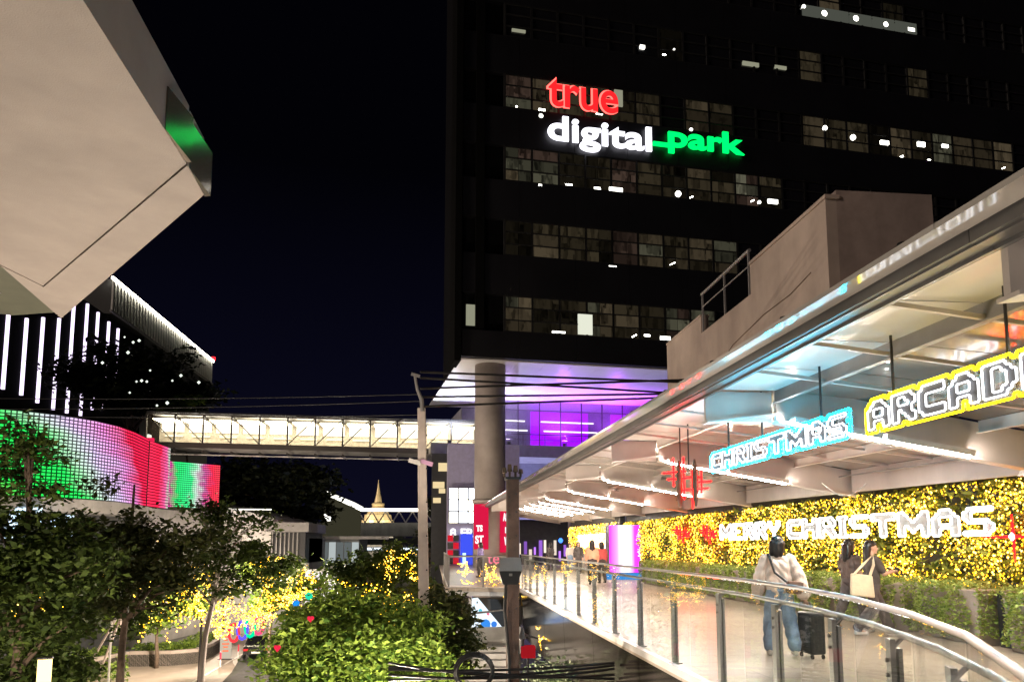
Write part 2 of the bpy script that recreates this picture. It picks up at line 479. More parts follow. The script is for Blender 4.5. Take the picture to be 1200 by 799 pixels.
# ------------------------------------------------------------------ canopy
def tz(x, y): return 3.45 + .012 * (y - 5) - .165 * (max(x, 3.6) - 3.6)
def rz(x, y): return 3.45 + .012 * (y - 5) + (0 if x < 4.60 else .22 - .165 * (x - 4.0))
g = thing('walkway_canopy', (6, 20, 2.4), 'long sloping steel and glass canopy over the lit walkway', 'canopy')
BY = [-1.1, 4.4, 9.9, 15.4, 20.9, 26.4, 31.9, 37.4, 42.9, 48.4, 53.9]
PX = [3.60, 4.58, 6.1, 7.5, 8.75]
def slope_bar(mb, x0, x1, y, w, top, bot, mi=0):
    mb.hexa([(x0, y - w / 2, rz(x0, y) + bot), (x1, y - w / 2, rz(x1, y) + bot), (x1, y + w / 2, rz(x1, y) + bot), (x0, y + w / 2, rz(x0, y) + bot),
             (x0, y - w / 2, rz(x0, y) + top), (x1, y - w / 2, rz(x1, y) + top), (x1, y + w / 2, rz(x1, y) + top), (x0, y + w / 2, rz(x0, y) + top)], mi)
for k, y in enumerate(BY):
    mb = MB()      # tapered cross beam with flanges
    w = .2
    for x0, x1, t, b, ww in ((3.62, 4.55, .045, -.36, .06), (3.62, 4.605, -.362, -.392, w), (4.606, 8.9, .045, -.46, .06), (4.608, 8.9, -.462, -.495, w)):
        slope_bar(mb, x0, x1, y, ww, t, b)
    mb.build('cross_beam', M['cream'], g)
    mb = MB(); mb.tube([(9.55, y, 0), (9.55, y, rz(9.55, y) - .02)], .09, 10); mb.build('column', M['cream'], g, smooth=True)
for k, (a, b) in enumerate(zip(BY, BY[1:])):
    y0, y1 = a + .10, b - .10
    # glossy outer eave strip, gutter box and its lip
    mb = MB(); za, zb = rz(3.2, y0), rz(3.2, y1)
    ea, eb = a + .004, b - .004; mb.hexa([(3.15, ea, za + .05), (3.36, ea, za + .05), (3.36, eb, zb + .05), (3.15, eb, zb + .05), (3.15, ea, za + .09), (3.36, ea, za + .09), (3.36, eb, zb + .09), (3.15, eb, zb + .09)])
    mb.build('eave_strip', M['eave'], g)
    mb = MB()
    for x0, x1, b0, b1, mi in ((3.385, 3.42, -.03, .16, 0), (3.425, 3.545, -.045, .0, 0), (3.55, 3.59, -.07, .15, 0)):
        mb.hexa([(x0, a + .004, za + b0), (x1, a + .004, za + b0), (x1, b - .004, zb + b0), (x0, b - .004, zb + b0), (x0, a + .004, za + b1), (x1, a + .004, za + b1), (x1, b - .004, zb + b1), (x0, b - .004, zb + b1)])
    mb.build('gutter', M['gutter'], g)
    for i, x in enumerate(PX[1:]):
        mb = MB()
        dp = .30 if i == 3 else 0; hp_ = .23 if i == 0 else .05
        for x0, x1, t, bt in ((x - .02, x + .018, hp_, -.10 - dp), (x - .06, x + .018, -.102 - dp, -.12 - dp)):
            mb.hexa([(x0, y0, rz(x, y0) + bt), (x1, y0, rz(x, y0) + bt), (x1, y1, rz(x, y1) + bt), (x0, y1, rz(x, y1) + bt),
                     (x0, y0, rz(x, y0) + t), (x1, y0, rz(x, y0) + t), (x1, y1, rz(x, y1) + t), (x0, y1, rz(x, y1) + t)])
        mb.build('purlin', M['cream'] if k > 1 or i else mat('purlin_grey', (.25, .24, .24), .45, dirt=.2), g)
    nseg = 4
    for s in range(nseg):
        s0, s1 = y0 + (y1 - y0) * s / nseg + .012, y0 + (y1 - y0) * (s + 1) / nseg - .012
        for i, (x0, x1) in enumerate(zip(PX, PX[1:])):
            x0 += .012; x1 -= .012
            mb = MB()
            mb.hexa([(x0, s0, rz(x0, s0) + .055), (x1, s0, rz(x1, s0) + .055), (x1, s1, rz(x1, s1) + .055), (x0, s1, rz(x0, s1) + .055),
                     (x0, s0, rz(x0, s0) + .075), (x1, s0, rz(x1, s0) + .075), (x1, s1, rz(x1, s1) + .075), (x0, s1, rz(x0, s1) + .075)])
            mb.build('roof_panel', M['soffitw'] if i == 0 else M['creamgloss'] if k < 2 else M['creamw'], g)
        if s:
            mb = MB(); slope_bar(mb, PX[0] + .01, PX[-1], s0 - .012, .045, .052, .012); mb.build('rib', M['cream'], g)
# slim edge fold of the roof sheet and bolts along the outer lip
mb = MB()
for y in np.arange(4.9, 30, 1.85): mb.tube([(3.26, y, rz(3.2, y) + .09), (3.26, y, rz(3.2, y) + .16)], [.05, .035], 8)
mb.build('bolt_caps', M['gutter'], g, kind='stuff')

for x, dz in ((6.32, -.13), (8.5, -.11)):
    mb = MB(); mb.tube([(x, y, rz(x, y) + dz - .02) for y in np.arange(-1, 54, 2.75)], .016, 6); mb.build('conduit', M['post'], g)
for k, y in enumerate(BY[1:7]):
    mb = MB(); x = 6.32; mb.box(x - .05, y - .3, rz(x, y) - .2, x + .05, y - .2, rz(x, y) - .1); mb.build('junction_box', M['post'], g)
# tube lamps hung below the cross beams
order = ['frame edge side', 'nearest', 'first', 'second', 'third', 'fourth', 'fifth', 'sixth', 'seventh', 'eighth', 'ninth']
TY = [-1.3, 4.2, 9.72, 15.25, 20.75, 26.2, 31.7, 34.6, 37.3, 40.0, 42.8]
for k, y in enumerate(TY):
    for side, (x0, x1) in (('outer', (4.75, 5.97)), ('inner', (6.02, 7.28))):
        z0, z1 = tz(x0, y) - .20, tz(x1, y) - .20
        t = thing('tube_lamp', ((x0 + x1) / 2, y, (z0 + z1) / 2 - .05), f'{side} glowing tube of the {order[k]} lit pair under the canopy', 'tube lamp', 'tube lamps under the canopy')
        mb = MB(); mb.bar((x0, y, z0 + .058), (x1, y, z1 + .058), .17, .03); mb.bar((x0, y - .095, z0 + .03), (x1, y - .095, z1 + .03), .012, .085); mb.bar((x0, y + .095, z0 + .03), (x1, y + .095, z1 + .03), .012, .085); mb.build('housing', M['white'], t)
        mb = MB(); mb.tube([(x0 + .02, y, z0), (x1 - .02, y, z1)], .034, 8); mb.build('tube', tube_e, t)
# flat flood lamp near the wall
t = thing('flat_lamp', (8.2, 9.7, 2.5), 'flat grey flood lamp under the canopy beside the tubes', 'lamp')
mb = MB(); mb.hexa([(8.0, 9.5, 2.44), (8.5, 9.5, 2.40), (8.5, 9.8, 2.40), (8.0, 9.8, 2.44), (8.05, 9.52, 2.52), (8.45, 9.52, 2.49), (8.45, 9.78, 2.49), (8.05, 9.78, 2.52)]); mb.build('housing', M['white'], t)
mb = MB(); mb.box(8.1, 9.53, 2.395, 8.4, 9.77, 2.408); mb.build('lens', em('flood_lens', (1, .95, .9), 1.2), t)
# loose cable loop under the canopy
mb = MB(); mb.tube([(6.6 + .1 * i, 12.5, 2.55 - .22 * math.sin(math.pi * i / 8)) for i in range(9)], .012, 6)
tag(mb.build('hanging_cable', M['white']), 'thin white cable sagging under the canopy behind the cyan sign', 'cable')

# ------------------------------------------------------------------ neon signs
GL = {
 'C': ".######|#######|##.....|##.....|##.....|#######|.######", 'H': "##...##|##...##|#######|#######|##...##|##...##|##...##",
 'R': "######.|##..###|##...##|######.|##.###.|##..###|##...##", 'I': "####|.##.|.##.|.##.|.##.|.##.|####",
 'S': ".######|##.....|##.....|.#####.|.....##|.....##|######.", 'T': "########|########|...##...|...##...|...##...|...##...|...##...",
 'M': "##.....##|###...###|####.####|#########|##.###.##|##..#..##|##.....##", 'A': "..###..|.#####.|##...##|##...##|#######|##...##|##...##",
 'D': "#####..|##..##.|##...##|##...##|##...##|##..##.|#####..", 'E': "#######|##.....|##.....|#####..|##.....|##.....|#######",
 'Y': "##...##|##...##|.##.##.|..###..|...#...|...#...|...#...", ' ': "..|..|..|..|..|..|..",
}
def loops(cells):
    """closed outlines of a set of grid cells"""
    nxt = {}
    for (x, y) in cells:
        for a, b, nb in (((x, y), (x + 1, y), (x, y - 1)), ((x + 1, y), (x + 1, y + 1), (x + 1, y)), ((x + 1, y + 1), (x, y + 1), (x, y + 1)), ((x, y + 1), (x, y), (x - 1, y))):
            if nb not in cells: nxt.setdefault(a, []).append(b)
    out = []
    while nxt:
        a = next(iter(nxt)); lp = [a]; prev = None; cur = a
        while True:
            o = nxt[cur]
            if len(o) > 1 and prev is not None:
                d = (cur[0] - prev[0], cur[1] - prev[1]); lft = (-d[1], d[0])
                b = max(o, key=lambda q: (q[0] - cur[0]) * lft[0] + (q[1] - cur[1]) * lft[1])
            else: b = o[0]
            o.remove(b)
            if not o: del nxt[cur]
            prev, cur = cur, b
            if cur == a: break
            lp.append(cur)
        s = [lp[i] for i in range(len(lp)) if not ((lp[i - 1][0] == lp[i][0] == lp[(i + 1) % len(lp)][0]) or (lp[i - 1][1] == lp[i][1] == lp[(i + 1) % len(lp)][1]))]
        c = []
        for i, p in enumerate(s):      # cut the corners
            for q, f in ((s[i - 1], 1), (s[(i + 1) % len(s)], 0)):
                L = abs(q[0] - p[0]) + abs(q[1] - p[1]); k = min(.3, L * .4) / L
                c.append((p[0] + (q[0] - p[0]) * k, p[1] + (q[1] - p[1]) * k))
        out.append(c)
    return out
M['plate'] = mat('letter_plate', (.09, .09, .10), .5)
def neon_word(par, word, org, xd, cw, ch, r, m_in, m_out=None, grow=1, backing=None, face=None):
    xd = Vector(xd).normalized(); org = Vector(org); nd = Vector((xd.y, -xd.x, 0))
    pos = lambda x, y, o=0: org + xd * (x * cw) + Vector((0, 0, (7 - y) * ch)) + nd * o
    x = 0; word_cells = set()
    for c in word:
        rows = GL[c].split('|'); w = len(rows[0])
        cells = {(x + i, j) for j, rw in enumerate(rows) for i, q in enumerate(rw) if q == '#'}
        if cells:
            word_cells |= cells
            mb = MB()
            for lp in loops(cells): mb.tube([pos(a, b, .03) for a, b in lp], r, 6, closed=True)
            lo_ = mb.build('letter', m_in, par)
            mb = MB()
            for j in range(7):
                run = sorted(a for a, b in cells if b == j)
                while run:
                    a = run.pop(0); b = a + 1
                    while run and run[0] == b: run.pop(0); b += 1
                    c8 = [pos(a, j + 1, 0), pos(b, j + 1, 0), pos(b, j + 1, .014), pos(a, j + 1, .014), pos(a, j, 0), pos(b, j, 0), pos(b, j, .014), pos(a, j, .014)]
                    mb.hexa(c8)
            mb.build('letter_face', face or M['plate'], lo_)
        x += w + 1
    if m_out:
        big = {(a + i, b + j) for a, b in word_cells for i in range(-grow, grow + 1) for j in range(-grow, grow + 1)}
        mb = MB()
        for lp in loops(big):
            A = sum(lp[i - 1][0] * lp[i][1] - lp[i][0] * lp[i - 1][1] for i in range(len(lp)))
            if abs(A) > 20: mb.tube([pos(a, b, .02) for a, b in lp], r * 1.25, 6, closed=True)
        mb.build('outline', m_out, par)
        if backing:
            mb = MB(); e0, e1 = pos(-grow, 7 + grow, -.012), pos(x - 1 + grow, -grow, -.012)
            n = nd * .006
            mb.hexa([e0 - n, e0 + n, Vector((e1.x, e1.y, e0.z)) + n, Vector((e1.x, e1.y, e0.z)) - n, Vector((e0.x, e0.y, e1.z)) - n, Vector((e0.x, e0.y, e1.z)) + n, e1 + n, e1 - n])
            mb.build('backing', backing, par)
    return (x - 1) * cw
acr = glassmat('clear_acrylic', (.93, .95, .95), .05)
t = thing('neon_sign', (4.42, 10.0, 2.6), 'hanging cyan outlined neon sign reading CHRISTMAS', 'sign')
neon_word(t, 'CHRISTMAS', (4.40, 11.723, 2.663), (0, -1, 0), 4.019 / 71, 0.0345, .0073, neonw, neonc, backing=acr)
for y in (11.1, 9.9, 8.3): mb = MB(); mb.tube([(4.414, y, 2.9), (4.414, y, rz(4.36, y) + .06)], .014, 6); mb.build('hanger', M['dark'], t)
t = thing('neon_sign', (4.42, 6, 2.6), 'hanging yellow outlined neon sign reading ARCADE, cut by the frame', 'sign')
neon_word(t, 'ARCADE', (4.40, 7.292, 2.648), (0, -1, 0), 2.421 / 47, 0.0383, .0082, neonw, neony, backing=acr)
for y in (6.9, 5.4): mb = MB(); mb.tube([(4.414, y, 2.9), (4.414, y, rz(4.36, y) + .06)], .014, 6); mb.build('hanger', M['dark'], t)
t = thing('neon_sign', (8.75, 17, 1.6), 'long white neon sign reading MERRY CHRISTMAS on the golden wall', 'sign')
cw = 11.75 / 118
neon_word(t, 'MERRY CHRISTMAS', (8.72, 22.75, 1.65), (0, -1, 0), cw, .064, .0145, em('neon_wall_white', (.95, .96, 1), 7), None, backing=None, face=mat('wall_letter_plate', (.34, .34, .32), .5))
# red neon twinkles
def twinkle(name_label, cx, cy, cz, s, r, xd=(.55, -.83), ys=1.0):
    t = thing('neon_star', (cx, cy, cz - s), name_label, 'neon star')
    xd = Vector((*xd, 0)).normalized(); nd = Vector((xd.y, -xd.x, 0)); c = Vector((cx, cy, cz)); zv = Vector((0, 0, 1))
    mb = MB()
    for dy, dz, L in ((.0, .1, .62), (.30, -.25, .55), (-.38, .30, .42), (.62, -.05, .32)):
        q = c + xd * dy * s * ys + zv * dz * s
        mb.tube([q - xd * L * s * ys, q + xd * L * s * ys], r, 6); mb.tube([q + nd * .012 - zv * L * s, q + nd * .012 + zv * L * s], r, 6)
    mb.build('neon_tube', neonr, t)
    for k, o in enumerate((-.12, .45)):
        b = c + xd * o * s * ys + nd * .05
        mb = MB(); mb.tube([b - zv * .75 * s, b - zv * .55 * s, b, b + zv * .45 * s, b + zv * .62 * s], [.02, .07 * s, .10 * s, .06 * s, .015], 8); mb.build('bell', M['rust'], t, smooth=True)
    return t
t = twinkle('cluster of red neon crosses hanging left of the cyan sign', 4.4, 13.16, 2.61, .60, .013)
for y in (12.95, 13.4): mb = MB(); mb.tube([(4.414, y, 2.8), (4.414, y, rz(4.36, y) + .06)], .012, 6); mb.build('hanger', M['dark'], t)
twinkle('red neon crosses on the golden wall left of the white words', 8.7, 23.9, 1.85, .40, .03, (0, -1), 2.2)
twinkle('red neon crosses on the golden wall, farthest left', 8.7, 26.6, 1.9, .42, .03, (0, -1), 2.6)
t = thing('neon_star', (8.65, 10.75, 1.2), 'red four pointed neon star with white heart at the right frame edge', 'neon star')
mb = MB(); mb.tube([(8.65, 10.2, 1.62), (8.65, 11.3, 1.62)], [.006, .006], 6); mb.tube([(8.65, 10.2, 1.62), (8.65, 10.75, 1.62), (8.65, 11.45, 1.62)], [.006, .026, .006], 6)
mb.tube([(8.64, 10.75, 1.25), (8.64, 10.75, 1.62), (8.64, 10.75, 1.95)], [.006, .026, .006], 6); mb.build('neon_tube', neonr, t)
mb = MB(); mb.tube([(8.62, 10.75, 1.56), (8.62, 10.75, 1.62), (8.62, 10.75, 1.68)], [.01, .05, .01], 8); mb.build('heart', neonw, t)

# ------------------------------------------------------------------ green wall with fairy lights
g = thing('green_wall', (9.3, 20, 0), 'tall leafy green wall behind the planters under the canopy', 'green wall')
mb = MB(); mb.box(9.15, 6, 0, 9.4, 36, 3.3); mb.build('wall', M['dwall'], g)
n = 15000
y = nrg.uniform(7, 36, n); z = nrg.uniform(.5, 2.55, n)
depth = .12 * np.sin(y * 2.3 + 1.7 * np.sin(z * 3)) + .1 * np.sin(y * 5.1 + z * 4)
x = 9.0 + depth * .5 + nrg.uniform(-.1, .12, n)
leaves('foliage', np.stack([x, y, z], 1), .075, leafmat('wall_leaf', (.09, .13, .025), (.34, .38, .08)), g, kind='stuff')
n = 22000
y = 7 + 29 * nrg.uniform(0, 1, n) ** 1.5; z = .72 + 1.8 * nrg.uniform(0, 1, n) ** .9
keep = (np.sin(y * 3.1 + z * 2) + np.sin(y * 1.3 - z * 5) + nrg.normal(0, .9, n)) > -.9
y, z = y[keep], z[keep]
x = 8.93 + .06 * np.sin(y * 2.3 + 1.7 * np.sin(z * 3)) + nrg.uniform(-.12, .03, len(y))
o = dots('fairy_lights', np.stack([x, y, z], 1), .0165, DIM)
tag(o, 'countless golden fairy lights spread over the green wall', 'fairy lights')

# ------------------------------------------------------------------ hedge planters along the wall
hedge_leaf = leafmat('hedge_leaf', (.16, .25, .05), (.44, .52, .14))
def planter(y0, y1, label, x0=8.15, h=.86):
    t = thing('hedge_planter', (x0 + .35, (y0 + y1) / 2, 0), label, 'planter', 'hedge planters along the golden wall')
    mb = MB(); mb.hexa([(x0 + .02, y0, 0), (x0 + .62, y0, 0), (x0 + .62, y1, 0), (x0 + .02, y1, 0), (x0 - .06, y0 - .03, h - .04), (x0 + .68, y0 - .03, h - .04), (x0 + .68, y1 + .03, h - .04), (x0 - .06, y1 + .03, h - .04)])
    mb.build('trough', M['planter'], t, bevel=.015)
    L = y1 - y0; n = int(2300 * L)
    pts = []
    ins = .14
    for _ in range(n):
        f = rnd.random(); yy = rnd.uniform(y0 + ins, y1 - ins * .3)
        if f < .55:
            zz = rnd.uniform(.08, h + .03); px_ = x0 - .1 - .06 * (zz / h) + .05 * math.sin(yy * 9 + zz * 6) + rnd.uniform(-.03, .03); pts.append((px_, yy, zz))
        elif f < .75: pts.append((rnd.uniform(x0 - .14, x0 + .68), yy, h + rnd.uniform(-.05, .07)))
        else: pts.append((rnd.uniform(x0 - .12, x0 + .66), y0 - .05 + rnd.uniform(-.05, .03), rnd.uniform(.12, h + .03)))
    leaves('hedge', pts, .03, hedge_leaf, t, kind='stuff')
planter(8.55, 10.35, 'trimmed hedge planter nearest the camera at the right frame edge')
planter(10.9, 12.45, 'trimmed hedge planter left of the dark gap by the right edge')
planter(12.75, 14.7, 'hedge planter behind the two walking women')
planter(15.0, 17.0, 'hedge planter behind the woman in the cream top')
planter(17.3, 19.6, 'hedge planter just left of the woman in the cream top')
planter(19.9, 22.6, 'hedge planter below the word MERRY')
planter(22.9, 25.8, 'hedge planter below the red neon stars on the wall')
planter(26.1, 29.6, 'farthest hedge planter beside the magenta column')
mb = MB(); mb.box(8.35, 10.42, 0, 8.75, 10.82, .82)
tag(mb.build('service_cabinet', M['dark'], bevel=.02), 'dark cabinet in the gap between two hedge planters', 'cabinet')

# magenta glowing column
def screen_mat(name, kind, st=1.0):
    m = bpy.data.materials.new(name); m.use_nodes = True
    n, l = m.node_tree.nodes, m.node_tree.links
    n.remove(n['Principled BSDF']); e = n.new('ShaderNodeEmission'); l.new(e.outputs[0], n['Material Output'].inputs[0])
    uv = n.new('ShaderNodeUVMap'); sp = n.new('ShaderNodeSeparateXYZ'); l.new(uv.outputs[0], sp.inputs[0])
    e.inputs[1].default_value = st
    return m, n, l, e, uv, sp
def uv_quad(name, c, m, parent=None, thick=.06, nx=1):
    """a thick panel with a UV-mapped front: c = bottom-left, bottom-right, top-right, top-left seen from the front"""
    c = [Vector(q) for q in c]; nrm = (c[1] - c[0]).cross(c[3] - c[0]).normalized() * thick
    mb = MB(); mb.add(c + [q - nrm for q in c], [(0, 1, 2, 3), (7, 6, 5, 4), (1, 0, 4, 5), (2, 1, 5, 6), (3, 2, 6, 7), (0, 3, 7, 4)])
    mb.m = [0, 1, 1, 1, 1, 1]
    ob = mb.build(name, [m, M['dark']], parent)
    uvl = ob.data.uv_layers.new(name='UVMap')
    for i, q in enumerate(((0, 0), (1, 0), (1, 1), (0, 1))): uvl.data[i].uv = q
    return ob
mm, n_, l_, e_, uv_, sp_ = screen_mat('magenta_screen', 'm', 2.2)
r_ = ramp(n_, [(0, (.75, .02, .75)), (.25, (.85, .25, .9)), (.42, (1, .9, 1)), (.6, (1, .85, 1)), (.8, (.7, .05, .8)), (1, (.55, .01, .7))])
l_.new(sp_.outputs[0], r_.inputs[0]); l_.new(r_.outputs[0], e_.inputs[0])
t = thing('glowing_column', (8.35, 33.2, 0), 'magenta glowing advertising column at the end of the golden wall', 'column')
mb = MB(); mb.box(7.55, 33.05, 0, 9.05, 33.8, .28); mb.build('plinth', em('cyan_plinth', (.05, .35, .9), 1.2), t)
mb = MB(); mb.box(7.6, 33.08, .28, 9.0, 33.75, 2.35); mb.build('body', M['dark'], t)
uv_quad('screen', [(7.6, 33.0, .3), (9.0, 33.0, .3), (9.0, 33.0, 2.35), (7.6, 33.0, 2.35)], mm, t)
mb = MB(); mb.box(9.02, 32.9, 0, 9.3, 33.4, 2.4); mb.build('trim', M['cream'], t)
# ------------------------------------------------------------------ office tower
TO = Vector((1.7, 50, 0)); TX = Vector((math.cos(R(7)), math.sin(R(7)), 0)); TN = Vector((TX.y, -TX.x, 0))
def T(s, d, z): return TO + TX * s - TN * d + Vector((0, 0, z))   # d = depth behind the facade
def tbox(mb, s0, s1, d0, d1, z0, z1, mi=0):
    return mb.hexa([T(s0, d0, z0), T(s1, d0, z0), T(s1, d1, z0), T(s0, d1, z0), T(s0, d0, z1), T(s1, d0, z1), T(s1, d1, z1), T(s0, d1, z1)], mi)
def on_facade(u, v):
    d = ray(u, v); o = TO - Vector((0, 0, EYE)); t = o.dot(TN) / d.dot(TN); p = d * t
    return (p - o).dot(TX), p.z + EYE
tw = thing('office_tower', T(20, 10, -6), 'dark office tower with rows of dim windows above the purple lobby', 'tower')
FH = 5.36; Z0 = 15.8; WH = 2.55; TOPZ = 64
bands = [13.95] + [Z0 + FH * k for k in range(9)]
mb = MB(); tbox(mb, .0, 62, .45, 9, 13.95, TOPZ); mb.build('core_wall', mat('matte_black', (.006, .006, .007), .95, spec=.05), tw)
for k in range(9):
    z1 = Z0 + FH * k; z0 = 13.95 if k == 0 else Z0 + FH * (k - 1) + WH
    for s0 in range(0, 62, 4):          # cladding sheets between the window rows
        mb = MB(); tbox(mb, s0 + .012, min(62, s0 + 4) - .012, 0, .4, z0, z1); mb.build('cladding_panel', M['tower'], tw)
mb = MB(); tbox(mb, 0, 62, 0, .4, Z0 + FH * 8 + WH, TOPZ); mb.build('parapet', M['tower'], tw)
mb = MB(); tbox(mb, -.5, -.05, -.2, 2, 13.6, TOPZ); tbox(mb, .9, 1.5, -.12, .3, 15.9, TOPZ - 8); mb.build('corner_fin', mat('fin_grey', (.003, .003, .003), .95, dirt=.3, spec=.05), tw)
pane_m = []
for i, (c, s) in enumerate([((.50, .40, .24), .014), ((.54, .42, .24), .045), ((.58, .44, .26), .09), ((.48, .46, .30), .11), ((.60, .38, .28), .07), ((.65, .62, .42), .17), ((.95, .92, .75), 1.1)]):
    m = em(f'office_pane_{"abcdefg"[i]}', c, s, i > 5)
    n, l = m.node_tree.nodes, m.node_tree.links; e = [q for q in n if q.type == 'EMISSION'][0]
    tc = n.new('ShaderNodeTexCoord'); nz = n.new('ShaderNodeTexVoronoi'); nz.voronoi_dimensions = '4D'; nz.distance = 'CHEBYCHEV'; nz.inputs['Scale'].default_value = 1.1; nz.inputs['Detail'].default_value = 1.0
    oi = n.new('ShaderNodeObjectInfo'); l.new(math_node(n, l, 'MULTIPLY', oi.outputs['Random'], 60), nz.inputs['W'])
    l.new(math_node(n, l, 'MULTIPLY', math_node(n, l, 'ADD', math_node(n, l, 'MULTIPLY', oi.outputs['Random'], .75), .22), s), e.inputs[1])
    mp_ = n.new('ShaderNodeMapping'); mp_.inputs['Scale'].default_value = (2.2, 1, .6); l.new(tc.outputs['Object'], mp_.inputs[0]); l.new(mp_.outputs[0], nz.inputs[0])
    sx_ = n.new('ShaderNodeSeparateColor'); l.new(nz.outputs['Color'], sx_.inputs[0]); r = ramp(n, [(.1, tuple(q * .25 for q in c)), (.6, c), (.9, tuple(min(1, q * 1.5) for q in c))]); l.new(sx_.outputs[0], r.inputs[0]); l.new(r.outputs[0], e.inputs[0])
    pane_m.append(m)
dark_glass = mat('dark_window_glass', (.01, .01, .012), .06, coat=.3)
cell = 1.95
frame_me = None; pane_cache = {}
lampw = em('office_lamp', (1, .97, .86), 16, False)
rw = random.Random(21)
lit_row = {0: (2.0, 17, 1), 1: (2.9, 20, 1), 2: (2.9, 24, 1), 3: (2.9, 44, .85), 4: (2.9, 40, .10), 5: (24, 40, .05), 6: (20, 40, .03), 7: (8, 30, .02)}
def lamp(win, s, z, w=.5, h=.12, d=.1, rot=0):
    mb = MB(); a, b = T(s - w / 2, d, z - math.tan(rot) * w / 2), T(s + w / 2, d, z + math.tan(rot) * w / 2); mb.bar(a, b, .05, h); mb.build('ceiling_lamp', lampw, win)
for k in range(8):
    zb = Z0 + FH * k
    ncol = 23 if k < 6 else 20
    for c in range(ncol):
        s0 = 2.95 + c * cell
        if s0 > 47: break
        w = MB()
        for ss in (0, cell):
            tbox(w, ss - .07, ss + .07, .02, .20, 0, WH)
        for zz in (0.0, .80, 1.68, WH - .08): tbox(w, .07, cell - .07, .03, .19, zz, zz + .08)
        if frame_me is None:
            o = w.build('window', M['towerf'], tw); o.data.transform(Matrix.Translation(wloc(tw) - TO)); frame_me = o.data; bpy.data.objects.remove(o)
        win = put(frame_me, 'window', tw, T(s0, 0, zb))
        lo, hi, pr = lit_row[k]
        tiers = ((.08, .80), (.88, 1.68), (1.76, WH - .08))
        litcol = lo - 1 <= s0 <= hi and rw.random() < pr
        base = rw.choice([0, 0, 1, 1, 1, 2, 2, 3, 4]) if litcol else None
        if k >= 4 or s0 > 26: tiers = ((.08, WH - .08),)
        for zi, (za, zc) in enumerate(tiers):
            halves = ((.07, cell / 2 - .02), (cell / 2 + .02, cell - .07)) if (c % 3 == 0 and k < 3 and s0 < 24) else ((.07, cell - .07),)
            for ha, hb in halves:
                if base is None: m = dark_glass
                else: m = pane_m[max(0, min(5, base + rw.choice([-1, 0, 0, 0, 1])))]
                key = (za, zc, ha, hb, m.name)
                if key not in pane_cache:
                    pmb = MB(); tbox(pmb, ha, hb, .12, .15, za, zc); o = pmb.build('pane', m, win); o.data.transform(Matrix.Translation(wloc(win) - TO)); pane_cache[key] = o.data; bpy.data.objects.remove(o)
                put(pane_cache[key], 'pane', win, wloc(win))
        if litcol and rw.random() < (.4 if k in (0, 2, 3) else .22):
            lamp(win, s0 + rw.uniform(.3, cell - .3), zb + rw.uniform(.12, .5), rw.uniform(.12, .5), rw.choice([.05, .07, .12]), rot=rw.choice([0, 0, 0, .5]))
# particular bright spots seen in the photograph: u, v, width, height
for u, v, w, h in ((553, 369, .85, 1.5), (686, 380, 1.15, 1.5), (655, 389, 1.5, .16), (780, 396, 1.2, .4), (718, 312, .9, .12), (633, 217, .4, .2), (722, 222, 1.6, .45), (795, 227, .7, .5),
                   (634, 136, .5, .35), (906, 236, 1.3, .5), (725, 115, .7, 1.3), (967, 150, .6, .9), (1000, 161, .7, .5), (1037, 167, 1.2, .5), (1080, 169, 1.1, .6), (1108, 171, .9, .4),
                   (942, 8, .5, .4), (966, 16, .8, .8), (1003, 22, .8, .9), (1038, 29, .7, .9), (1068, 35, 1.0, .5), (753, 55, .6, .4), (790, 58, .2, .2), (880, 75, 2.2, .5), (915, 79, 1.6, .4), (608, 36, 1.6, .3), (890, 237, .4, .5), (810, 152, .4, .3)):
    s, z = on_facade(u, v)
    w *= .62 if h < 1 else .9; h *= .6 if h < 1 else .95
    bright = (u, v) in ((553, 369), (880, 75), (915, 79), (608, 36), (725, 115))
    mb = MB()
    if .65 < h / w < 1.6 and h < 1: mb.tube([T(s, -.03, z), T(s, .11, z)], w / 2, 9)
    else: tbox(mb, s - w / 2, s + w / 2, -.012, .11, z - h / 2, z + h / 2)
    mb.build('lit_pane', em('lit_pane_dim', (.85, .85, .6), .32, False) if bright else em('lit_pane_bright', (1, .97, .86), 1.3 if h > 1 else 4.5, False) if h <= 1 else em('lit_pane_soft', (.95, .97, .80), .85, False), tw)
for u0, u1, v in ((940, 1075, 23),):      # dim strips behind the brightest top lamps
    s0, z0 = on_facade(u0, v - (u1 - u0) * .1); s1, z1 = on_facade(u1, v + (u1 - u0) * .1)
    for i in range(5):
        a, b = s0 + (s1 - s0) * i / 5 + .05, s0 + (s1 - s0) * (i + 1) / 5 - .05; zz = (z0 + z1) / 2
        mb = MB(); tbox(mb, a, b, -.006, .11, zz - .45, zz + .45); mb.build('lit_pane', em('lit_pane_grey', (.75, .8, .65), .09, False), tw)
